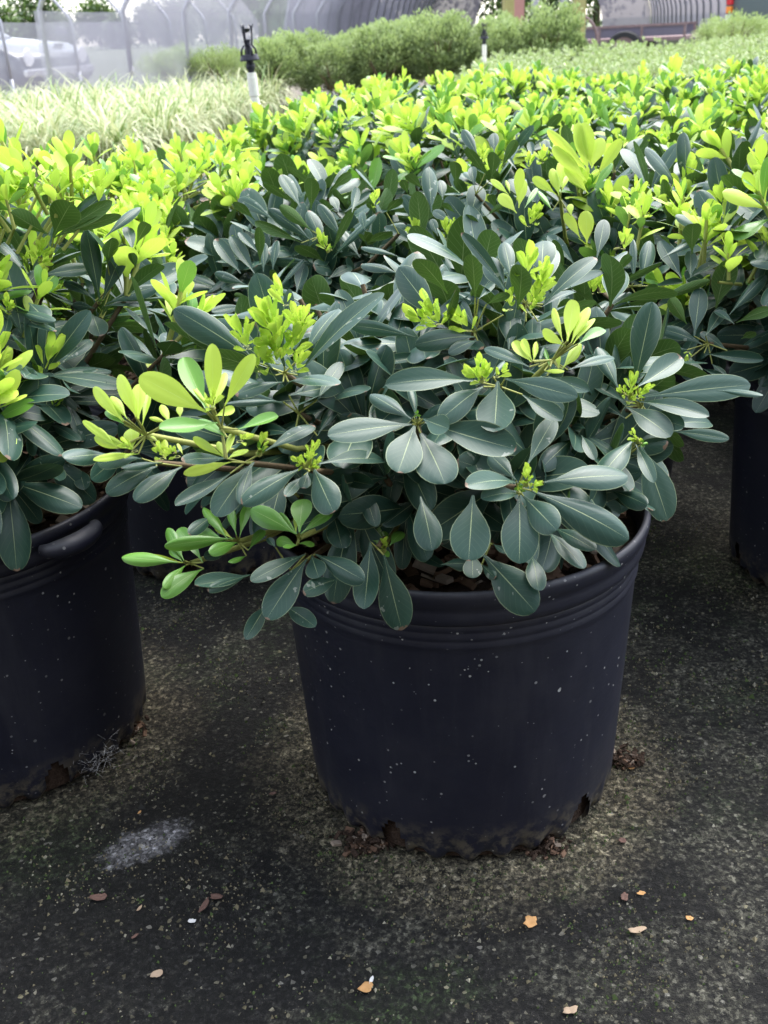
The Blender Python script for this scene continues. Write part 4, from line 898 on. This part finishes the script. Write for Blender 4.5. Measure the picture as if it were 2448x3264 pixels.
def hoops(O, inn, n, sp, label, group, rad=.030, arch=ARCH):
    for i in range(n):
        p = O + DV * sp * i; e = empty('hoop', p, 0, label, 'greenhouse hoop', group)
        b = MB(); b.tube([inn * a + UPV * h for a, h in arch], rad, 10); b.build('bow_pipe', M['pipe'], e, smooth=True)
        b = MB(); b.tube([Vector((0, 0, -.05)), Vector((0, 0, .35))], rad + .006, 10); b.build('ground_sleeve', M['pipe'], e, smooth=True)
hoops(A0, IN, 9, 1.95, 'bent grey steel hoop pipe along the near shade wall beside the grasses', 'hoops of the near shade wall', .023)
B0 = A0 - IN * 1.9 + DV * 1.0
hoops(B0, -IN, 7, 1.95, 'fainter steel hoop of the next house seen through the shade cloth', 'hoops of the next house', .019)
def cloth(O, inn, n, sp, label, name='shade_cloth', top=1.9, gaps=()):
    V = []; Fc = []; nu = n * 6; prof = [(.02, .05), (.03, .5), (.04, .97), (.08, 1.05), (.36, 1.40), (.8, 1.9)]
    for i in range(nu + 1):
        t = i / 6; sag = .05 * math.sin(math.pi * (t % 1)); p = O + DV * sp * t
        for j, (a, h) in enumerate(prof):
            q = p + inn * (a + sag * (.3 if j < 3 else 0.8)) + UPV * (h - sag * .4 * (j / 5))
            V.append(q)
    m = len(prof)
    for i in range(nu):
        for j in range(m - 1):
            if j >= 2 and (i // 6) in gaps: continue
            Fc.append((i * m + j, (i + 1) * m + j, (i + 1) * m + j + 1, i * m + j + 1))
    o = link(bpy.data.objects.new(name, mesh_np(name, [tuple(v) for v in V], np.array(Fc), M['cloth']))); tag(o, label, 'shade cloth'); return o
cloth(A0 + DV * -.2, IN, 9, 1.95, 'thin grey shade cloth hung on the near row of hoops', gaps=(0,))
cloth(B0 + DV * -2.0, -IN, 8, 1.95, 'second grey shade cloth on the hoops of the next house', gaps=(1, 2, 3))

# dark quonset tunnel behind the field
TC = at_y(1640, 60, 22.0); TC.z = 0; TD = Vector((math.sin(R(10)), math.cos(R(10)), 0)); TI = Vector((TD.y, -TD.x, 0))
tun = empty('shade_tunnel', TC, 0, 'dark cloth covered hoop tunnel standing beyond the pale shrubs', 'greenhouse')
half = [(4.6 * math.cos(math.pi * k / 20), 3.7 * math.sin(math.pi * k / 20) ** .8) for k in range(21)]
V = [TI * a + UPV * h + TD * (1.4 * i) for i in range(19) for a, h in half]
fcs = [(i * 21 + j, i * 21 + j + 1, (i + 1) * 21 + j + 1, (i + 1) * 21 + j) for i in range(18) for j in range(20)]
link(bpy.data.objects.new('cover', mesh_np('cover', [tuple(v) for v in V], np.array(fcs), M['clothd'])), tun)
rib = None
for i in range(19):
    if rib is None:
        b = MB(); b.tube([TI * (a * .995) + UPV * (h * .995) for a, h in half], .03, 8); rib = b.build('rib', M['pipe'], tun, smooth=True)
    else: rib2 = rib.copy(); COL.objects.link(rib2); rib2.parent = tun; rib2.location = TD * (1.4 * i)
b = MB(); V = []
o2 = [(a * .985, h * .985) for a, h in half]; inn = [(2.6 * math.cos(math.pi * k / 20), 2.75 * math.sin(math.pi * k / 20) ** .8) for k in range(21)]
V = [TI * a + UPV * h + TD * 25.1 for a, h in o2] + [TI * a + UPV * h + TD * 25.1 for a, h in inn]
link(bpy.data.objects.new('end_wall', mesh_np('end_wall', [tuple(v) for v in V], np.array([(j, j + 1, 22 + j, 21 + j) for j in range(20)]), M['clothd'])), tun)

# posts by the tunnel
M['wood'] = simple('treated_wood', (.34, .31, .13), .8, .2, 0, .3, 9, .3); M['rust'] = simple('rusty_steel', (.24, .17, .17), .75, .3, .2, .4, 12, .3)
def post(px, Y, wd, mat, label):
    p = at_y(px, 60, Y); e = empty('post', (p.x, p.y, 0), .2, label, 'post')
    b = MB(); b.box((0, 0, 1.55), (wd, wd, 3.1)); b.build('timber' if mat == 'wood' else 'pole', M[mat], e, bevel=.012)
    b = MB(); b.box((0, 0, 3.13), (wd * 1.2, wd * 1.2, .06)); b.build('cap', M[mat], e, bevel=.01); return e
post(1620, 15.0, .13, 'wood', 'yellowish timber post with a pink board beside it at the tunnel mouth')
post(1846, 14.0, .125, 'wood', 'yellowish timber post standing in front of the rusty wheel')
post(1704, 16.0, .085, 'pipe', 'pale grey pole left of the dark tunnel opening between the timber posts')
post(1796, 17.5, .09, 'pipe', 'thin grey pole inside the dark tunnel opening')
M['pink'] = simple('pink_board', (.42, .22, .20), .7, .3, 0, .2, 6)
p = at_y(1650, 60, 15.6); b = MB(); b.box((0, 0, .8), (.16, .03, 1.6)); b.box((0, .02, .5), (.19, .02, .06)); b.box((0, .02, 1.2), (.19, .02, .06)); o = b.build('leaning_board', M['pink'], bevel=.004); o.location = (p.x, p.y, 0); o.rotation_euler = (.05, 0, .1); tag(o, 'upright pink board behind a yellowish timber post', 'board')

# rusty trailer with rails
M['tyre'] = simple('tyre_rubber', (.03, .03, .032), .8, .3, 0, .2, 30)
def wheel(parent, loc, r, wdt, rim_mat, axis='Y', rz=0):
    Mx = Matrix.Rotation(rz, 3, 'Z') @ Matrix.Rotation(R(90), 3, 'X')
    b = MB(); b.lathe([(r * .62, -wdt / 2), (r * .93, -wdt / 2), (r, -wdt * .32), (r, wdt * .32), (r * .93, wdt / 2), (r * .62, wdt / 2)], 28, (0, 0, 0), 0, Mx); t = b.build('wheel', M['tyre'], parent, smooth=False); t.location = loc
    b = MB(); b.lathe([(0, -wdt * .3), (r * .2, -wdt * .3), (r * .5, -wdt * .12), (r * .62, -wdt * .42), (r * .64, wdt * .42), (0, wdt * .3)], 24, (0, 0, 0), 0, Mx); b.build('rim', rim_mat, t)
    return t
tp = at_y(2000, 90, 19.0); tr = empty('utility_trailer', (tp.x, tp.y, 0), R(-24), 'rusty railed trailer parked at the mouth of the dark tunnel', 'trailer'); tr.scale = (.95, 1, .78)
b = MB(); b.box((0, 0, .40), (2.2, 1.2, .07)); b.build('deck', M['rust'], tr)
for yy in (-.58, .58):
    b = MB(); b.box((0, yy, .66), (2.2, .04, .04)); b.build('top_rail', M['rust'], tr)
    for xx in (-1.07, -.36, .36, 1.07): b = MB(); b.box((xx, yy, .535), (.04, .035, .21)); b.build('stake', M['rust'], tr)
    b = MB(); b.box((0, yy, .56), (2.1, .012, .2)); b.build('mesh_side', M['clothd'], tr)
for yy in (-.68, .68): wheel(tr, (0.1, yy, .29), .29, .16, M['rust'])
b = MB(); b.tube([(-1.1, 0, .4), (-2.1, 0, .42)], .035, 8); b.build('drawbar', M['rust'], tr)
wp = at_y(1835, 110, 17.2); hw = empty('rake_wheel', (wp.x, wp.y, 0), R(15), 'big rusty spoked iron wheel standing behind a timber post', 'wheel')
b = MB(); b.tube([(.36 * math.cos(a * math.pi / 14), 0, .36 + .36 * math.sin(a * math.pi / 14)) for a in range(29)], .024, 8, False); b.build('iron_tyre', M['rust'], hw, smooth=True)
for k in range(6): b = MB(); a = k * math.pi / 3; b.tube([(0, 0, .36), (.36 * math.cos(a), 0, .36 + .36 * math.sin(a))], .011, 6); b.build('spoke', M['rust'], hw)
b = MB(); b.tube([(0, -.07, .36), (0, .07, .36)], .05, 12); b.build('hub', M['rust'], hw, smooth=True)

# ------------------------------------------------------------------ vehicles
def paint(name, col): 
    n = N(name); k = n.noise(3, 3, .5, n.n('TexCoord').outputs['Object']); return n.bsdf(n.mix(k, tuple(x * .9 for x in col), tuple(x * 1.1 for x in col)), .3, .5, 0, None, coat=.6)
M['carA'] = paint('paint_silver_grey', (.055, .065, .075)); M['carB'] = paint('paint_dark_green_grey', (.10, .13, .14))
M['glass'] = N('car_glass').bsdf((.03, .045, .06), .08, .6); M['lamp'] = N('lamp_lens').bsdf((.75, .75, .75), .15, .5); M['chrome'] = simple('chrome', (.7, .7, .7), .25, .5, .8, .05, 5)
M['red'] = N('tail_red').bsdf((.55, .02, .03), .25, .5); M['amber'] = N('tail_amber').bsdf((.8, .25, .03), .25, .5)
def vehicle(loc, rz, body, prof, roof, label, name, tail=False, W=1.78):
    e = empty(name, loc, rz, label, 'car')
    b = MB(); b.prism(prof, -W / 2, W / 2); b.build('body', body, e, smooth=True, bevel=.07)
    b = MB(); rf = roof; n = len(rf)
    V = [Vector((x, -W / 2 * (1 if i in (0, n - 1) else .82) + .02, z)) for i, (x, z) in enumerate(rf)] + [Vector((x, W / 2 * (1 if i in (0, n - 1) else .82) - .02, z)) for i, (x, z) in enumerate(rf)]
    b.add(V, [tuple(range(n)), tuple(reversed(range(n, 2 * n)))] + [(i, i + n, (i + 1) % n + n, (i + 1) % n) for i in range(n)]); b.build('cabin', body, e, smooth=True, bevel=.05)
    def pane(a, c, k0, k1, nm):   # glass laid just proud of the cabin between two roof-profile points
        (x0, z0), (x1, z1) = a, c; nx, nz = (z1 - z0), -(x1 - x0); l = math.hypot(nx, nz); nx, nz = nx / l * .012, nz / l * .012
        if nz < 0: nx, nz = -nx, -nz
        q = lambda t: (x0 + (x1 - x0) * t + nx, z0 + (z1 - z0) * t + nz)
        (xa, za), (xb, zb) = q(.12), q(.9); hw0, hw1 = W / 2 * k0, W / 2 * k1
        m = MB(); m.add([(xa, -hw0, za), (xa, hw0, za), (xb, hw1, zb), (xb, -hw1, zb)], [(0, 1, 2, 3)]); m.build(nm, M['glass'], e)
    pane(rf[0], rf[1], .86, .74, 'rear_window'); pane(rf[-1], rf[-2], .86, .74, 'windscreen')
    for sgn in (-1, 1):
        y0, y1 = W / 2 * .985 * sgn, W / 2 * .85 * sgn
        m = MB(); (ax, az), (bx_, bz), (cx_, cz), (dx, dz) = rf[0], rf[1], rf[-2], rf[-1]
        m.add([(ax + .25, y0, az + .06), (dx - .3, y0, dz + .06), (cx_ - .05, y1, cz - .08), (bx_ + .1, y1, bz - .08)], [(0, 1, 2, 3)]); m.build('side_window', M['glass'], e)
        for wx in (prof[0][0] + .85, prof[0][0] + .85 + (prof_len(prof) * .6)): wheel(e, (wx, sgn * (W / 2 - .09), .32), .32, .2, M['chrome'])
        xe = max(p[0] for p in prof)
        m = MB(); m.lathe([(0, .03), (.10, .02), (.115, 0)], 16, (0, 0, 0), 0, Matrix.Rotation(R(90), 3, 'Y')); o = m.build('headlight', M['lamp'], e); o.location = (xe - .02, sgn * W * .36, .68)
        m = MB(); m.box((xe - .55, sgn * (W / 2 + .10), 1.0), (.1, .18, .12)); m.build('mirror', body, e, bevel=.02)
        xr = min(p[0] for p in prof)
        if tail:
            m = MB(); m.box((0, 0, .10), (.06, .10, .20)); t = m.build('tail_light', M['red'], e, bevel=.012); t.location = (xr - .005, sgn * W * .44, .80)
            m = MB(); m.box((-.003, 0, -.07), (.06, .096, .10)); m.build('turn_lens', M['amber'], t, bevel=.012)
            m = MB(); m.box((-.003, 0, -.18), (.06, .096, .09)); m.build('reverse_lens', M['lamp'], t, bevel=.012)
    m = MB(); m.box((max(p[0] for p in prof) + .01, 0, .48), (.08, W * .92, .10)); m.build('bumper', M['chrome'], e, bevel=.02)
    return e
def prof_len(p): return max(q[0] for q in p) - min(q[0] for q in p)
sed = [(-2.2, .35), (-2.25, .8), (-2.0, .93), (.9, .96), (1.9, .84), (2.2, .70), (2.25, .4), (2.1, .28), (-2.05, .28)]
sedr = [(-1.75, .93), (-1.0, 1.40), (.05, 1.42), (.95, .95)]
cp = at_y(120, 160, 16.5); vehicle((cp.x - 1.75, cp.y + .4, -.12), R(-20), M['carA'], sed, sedr, 'grey car parked behind the shade cloth with pale bumper', 'parked_car')
suv = [(-2.2, .42), (-2.26, 1.0), (-2.2, 1.12), (.9, 1.10), (2.0, 1.0), (2.2, .8), (2.22, .45), (2.1, .34), (-2.1, .34)]
suvr = [(-2.2, 1.10), (-1.95, 1.72), (.1, 1.74), (.95, 1.1)]
vp = at_y(2316, 40, 17.5); vehicle((vp.x + 2.55, vp.y + 1.2, -.05), R(35), M['carB'], suv, suvr, 'dark vehicle with red and amber tail light parked behind the rounded shrubs', 'parked_vehicle', True, 1.85)

# ------------------------------------------------------------------ trees
def tree(loc, H, cr, seed, label, group, mats, nleaf=5200, leaf=.22):
    r = np.random.default_rng(seed); rs = random.Random(seed); e = empty('tree', loc, rs.random() * 6, label, 'tree', group)
    b = MB(); b.tube([(0, 0, -.1), (.05, 0, H * .3), (.0, .1, H * .62)], [.045 * H * .6, .03 * H * .6, .012 * H], 8)
    tips = []
    for k in range(9):
        a = rs.random() * 6.28; z0 = H * rs.uniform(.2, .5); t = Vector((cr * .7 * math.cos(a), cr * .7 * math.sin(a), z0 + H * rs.uniform(.12, .35))); tips.append(t)
        b.tube([(0, 0, z0), t * .5 + Vector((0, 0, z0 * .55)), t], [.016 * H, .01 * H, .004 * H], 6)
    b.build('trunk', M['bark'], e, smooth=True)
    nc = 46; c = r.normal(size=(nc, 3)); c /= np.linalg.norm(c, axis=1)[:, None]; c *= (.45 + .55 * r.random((nc, 1))) * np.array([cr, cr, H * .44]); c[:, 2] += H * .55
    k = r.integers(0, nc, nleaf); off = r.normal(size=(nleaf, 3)) * cr * .17; p = c[k] + off
    L = leaf * r.uniform(.6, 1.3, nleaf)
    tag(link(bpy.data.objects.new('crown', quads('crown', p, off + r.normal(size=(nleaf, 3)) * cr * .1, np.tile([0, 0, 1.], (nleaf, 1)) + r.normal(size=(nleaf, 3)) * .6, L, L * .6, mats, (r.random(nleaf) < .35).astype(int))), e), kind='stuff')
rs = random.Random(77)
for k in range(17):
    px = -160 + k * 92 + rs.uniform(-25, 25); Y = rs.uniform(125, 160); p = at_y(px, 100, Y); H = rs.uniform(4.0, 8.5) * (.75 if 280 < px < 420 else 1)
    tree((p.x, p.y, -.2), H, H * .5, 200 + k, 'hazy tree of the far line seen through the shade cloth', 'trees of the far line', [M['treeA'], M['treeB']], 2600, .55)
for (px, Y, H, cr, lb) in ((985, 46, 9, 3.4, 'leafy green tree rising behind the clipped shrubs beside a bright gap'), (1150, 52, 11, 4.2, 'darker tree crowding the side of the dark tunnel'), (1700, 52, 7, 4.0, 'low dark tree closing the open end of the tunnel'), (1640, 60, 9, 4.5, 'dark tree at the side of the open tunnel end'), (1760, 58, 9, 4.2, 'dark tree seen through the open end of the tunnel'), (1900, 62, 9, 4.5, 'second dark tree beyond the open tunnel end'), (840, 60, 8, 3.0, 'tree with grey-green crown behind the shade wall end')):
    p = at_y(px, 60, Y); tree((p.x, p.y, -.2), H, cr, px, lb, None, [M['treeB'] if px < 1000 else M['treeA'], M['treeB']], 6000, .30)

# ------------------------------------------------------------------ small litter on the fabric
M['orange'] = simple('orange_husk', (.48, .27, .11), .6, .3, 0, .2, 120, .2); M['brown'] = simple('brown_leaf', (.13, .075, .06), .7, .3, 0, .3, 120, .2)
M['tan'] = simple('tan_chip', (.36, .27, .19), .7, .3, 0, .3, 120, .2); M['white'] = simple('white_flake', (.62, .62, .62), .6, .3, 0, .1, 120)
def flake(px, py, size, asp, mat, rz, label, name, cat, curl=.35, seed=0):
    r = random.Random(seed + int(px)); p = at_z(px, py, .002); n_ = 14; V = []; 
    for ring in (0, .55, 1.0):
        for j in range(n_):
            a = 2 * math.pi * j / n_; q = ring * (1 + (.14 * math.sin(2 * a + px) + r.uniform(-.22, .22)) * (ring > .8))
            x, y = q * math.cos(a) * .5, q * math.sin(a) * .5 * asp
            V.append((x, y, .09 + curl * (x * x + y * y) * .9 - .10 * (1 - ring)))
    V2 = [(x, y, z - .05) for x, y, z in V]
    Fc = [(k * n_ + j, k * n_ + (j + 1) % n_, (k + 1) * n_ + (j + 1) % n_, (k + 1) * n_ + j) for k in range(2) for j in range(n_)]
    m = len(V); F2 = [tuple(i + m for i in reversed(f)) for f in Fc] + [(2 * n_ + j, 2 * n_ + (j + 1) % n_, m + 2 * n_ + (j + 1) % n_, m + 2 * n_ + j) for j in range(n_)]
    b = MB(); b.add(V + V2, Fc + F2); o = b.build(name, M[mat], None, smooth=True); o.location = p; o.rotation_euler = (r.uniform(-.15, .15), r.uniform(-.15, .15), rz); o.scale = (size * .66, size * .66, size * .5)
    tag(o, label, cat); return o
FL = [(1690, 2941, .019, .85, 'orange', .4, 'larger pale orange husk lying on green moss before the forward pot', 'seed_husk', 'husk'),
      (1165, 3150, .017, 1.05, 'orange', 1.2, 'tan orange husk lying at the outer edge of the mossy fabric', 'seed_husk', 'husk'),
      (316, 2862, .020, .6, 'brown', .1, 'reddish brown leaf scrap just below the bare grey patch', 'leaf_scrap', 'leaf'),
      (652, 2888, .026, .28, 'brown', 1.1, 'long narrow grey-brown leaf strip with a bent end', 'leaf_scrap', 'leaf'),
      (690, 2860, .018, .55, 'brown', -.4, 'dull folded leaf end lying on the narrow leaf strip', 'leaf_scrap', 'leaf'),
      (612, 2936, .010, .6, 'white', .0, 'tiny white flake beside the narrow leaf strip', 'flake', 'flake'),
      (445, 2896, .012, .4, 'tan', 1.2, 'small cream splinter near the reddish leaf scrap', 'splinter', 'splinter'),
      (500, 3106, .015, .6, 'tan', .5, 'pale buff bark chip alone on dark moss', 'bark_chip', 'bark chip'),
      (1184, 3125, .011, .45, 'white', 1.3, 'whitish splinter beside the tan orange husk', 'splinter', 'splinter'),
      (2030, 2968, .022, .5, 'tan', .2, 'knobbly buff bark chip on pale crust before the forward pot', 'bark_chip', 'bark chip'),
      (1990, 2860, .014, .6, 'brown', 1.2, 'pinkish brown chip beside a small orange ring', 'bark_chip', 'bark chip'),
      (2044, 2848, .009, .9, 'orange', .2, 'small orange ring-shaped husk beside a pinkish chip', 'seed_husk', 'husk'),
      (2012, 2448, .011, .8, 'orange', .6, 'bright orange husk at the foot of the forward pot beside spilled bark', 'seed_husk', 'husk'),
      (2198, 2928, .009, .9, 'orange', 1.0, 'tiny reddish ring husk alone on grey fabric', 'seed_husk', 'husk'),
      (1818, 3222, .016, .7, 'tan', .3, 'flat pinkish buff chip near the outer edge of the fabric', 'bark_chip', 'bark chip'),
      (1984, 2680, .013, .7, 'brown', .8, 'dark red chip on the sandy crust near the pot foot', 'bark_chip', 'bark chip'),
      (445, 2590, .009, .5, 'orange', 1.3, 'tiny orange splinter above the bare grey patch', 'splinter', 'splinter'),
      (870, 2530, .010, .6, 'brown', .3, 'small russet scrap in the dark between two pots', 'leaf_scrap', 'leaf'),
      (430, 2985, .010, .5, 'brown', .9, 'faint brown scrap below the reddish leaf', 'leaf_scrap', 'leaf')]
for f in FL: flake(*f)
# bark spilled from the drain holes
def spill(c, n, spread, seed, label):
    r = random.Random(seed); b = MB()
    for i in range(n):
        L = r.uniform(.002, .010); Mx = Matrix.Rotation(r.random() * 6.28, 3, 'Z') @ Matrix.Rotation(r.uniform(-1, 1), 3, 'X') @ Matrix.Rotation(r.uniform(-.9, .9), 3, 'Y')
        b.box((c.x + r.gauss(0, spread), c.y + r.gauss(0, spread * .7), abs(r.gauss(0, .004)) + .001), (L, L * r.uniform(.2, .6), r.uniform(.001, .003)), M=Mx, m=0 if r.random() < .6 else (1 if r.random() < .6 else 2))
    tag(b.build('bark_spill', [M['soil'], M['chip'], M['chip2']]), label, 'bark', kind='stuff')
spill(at_z(1165, 2690), 150, .011, 1, 'dark bark bits spilled from a drain hole of the forward pot, reddish heap')
spill(at_z(1735, 2700), 110, .010, 2, 'dark bark bits spilled from the drain hole next to the sandy crust')
spill(at_z(1985, 2430), 90, .010, 3, 'dark bark bits heaped at the side of the forward pot')
spill(at_z(385, 2330), 120, .012, 4, 'brown bark bits at the foot of the pot with the grip')
# cobweb at the foot of the pot with the grip
b = MB(); r = random.Random(9); cw = at_z(310, 2440, .01)
for i in range(150):
    a = Vector((r.gauss(0, .012), r.gauss(0, .012), abs(r.gauss(.012, .010)))); c = a + Vector((r.gauss(0, .008), r.gauss(0, .008), r.gauss(0, .006))); b.tube([a, c], .00009, 3, False)
o = b.build('cobweb', M['white']); o.location = cw; tag(o, 'dusty white cobweb at the foot of the pot with the grip', 'cobweb', kind='stuff')
# sandy grit
M['grit1'] = simple('grit_tan', (.20, .175, .11), .8, .3, 0, .4, 300); M['grit2'] = simple('grit_dark', (.03, .03, .028), .7, .4, 0, .4, 300); M['grit3'] = simple('grit_pale', (.36, .34, .26), .8, .3, 0, .3, 300); M['grit4'] = simple('grit_moss', (.085, .125, .045), .9, .2, 0, .4, 300)
from mathutils import noise as mn
k = 230000; gx = rng.uniform(-.55, .62, k); gy = .40 + (rng.random(k) ** 1.5) * 1.0; sz = rng.gamma(1.7, .00034, k) + .0004
def nz(x, y, f, o): return np.array([mn.fractal(Vector((a * f + o, b_ * f, o)), .9, 2.1, 4) for a, b_ in zip(x, y)])
G1 = np.linspace(-.56, .63, 300); G2 = np.linspace(.39, 1.42, 300)
gi = np.clip(((gx + .56) / 1.19 * 299).astype(int), 0, 299); gj = np.clip(((gy - .39) / 1.03 * 299).astype(int), 0, 299)
def field(f, o): return np.array([[mn.fractal(Vector((a * f + o, b_ * f, o)), .9, 2.1, 4) for a in G1] for b_ in G2])[gj, gi]
d1 = field(9.0, 3.0); d2 = field(55.0, 7.0); d3 = field(6.0, 21.0)
dn = .12 + .10 * gx + .75 * d1 + .55 * d2 + .9 * np.exp(-((np.hypot(gx - MAIN[0], gy - MAIN[1]) - .16) / .035) ** 2) * (.6 + d2)
ok_ = rng.random(k) < np.clip(dn, .015, 1) * .6
gx, gy, sz, d3 = gx[ok_], gy[ok_], sz[ok_], d3[ok_]; k = len(gx)
cl = np.array([(0, 0)]); keep = np.ones(k, bool)
for (px_, py_) in (MAIN, LEFT, RIGHT, B1): keep &= np.hypot(gx - px_, gy - py_) > .147
dm = np.hypot(gx - MAIN[0], gy - MAIN[1]); gx, gy, sz, dm, d3 = gx[keep], gy[keep], sz[keep], dm[keep], d3[keep]; k = len(gx)
tet = np.array([(1, 0, -.5), (-.5, .87, -.5), (-.5, -.87, -.5), (0, 0, .9)]); rot = rng.random(k) * 6.28
ca, sa = np.cos(rot), np.sin(rot); jit = rng.uniform(.6, 1.3, (k, 4, 3)) * tet[None]
P = np.empty((k, 4, 3)); P[..., 0] = gx[:, None] + sz[:, None] * (jit[..., 0] * ca[:, None] - jit[..., 1] * sa[:, None]); P[..., 1] = gy[:, None] + sz[:, None] * (jit[..., 0] * sa[:, None] + jit[..., 1] * ca[:, None]); P[..., 2] = sz[:, None] * (.4 + jit[..., 2])
f4 = (np.arange(k)[:, None, None] * 4 + np.array([(0, 1, 3), (1, 2, 3), (2, 0, 3)])[None]).reshape(-1, 3)
pr = rng.random(k); near_pot = np.exp(-((dm - .16) / .05) ** 2); gm = np.clip(.22 + .5 * d3, 0, .5); mi = np.where(pr < .34 + .4 * near_pot, 0, np.where(pr < .80 - gm, 1, np.where(pr < .88 - gm, 2, 3)))
o = link(bpy.data.objects.new('grit', mesh_np('grit', P.reshape(-1, 3), f4, [M['grit1'], M['grit2'], M['grit3'], M['grit4']], None, np.repeat(mi, 3), smooth=False))); tag(o, 'fine sandy grit and moss crumbs scattered over the dark fabric', 'grit', kind='stuff')
print('objects', len(bpy.data.objects))
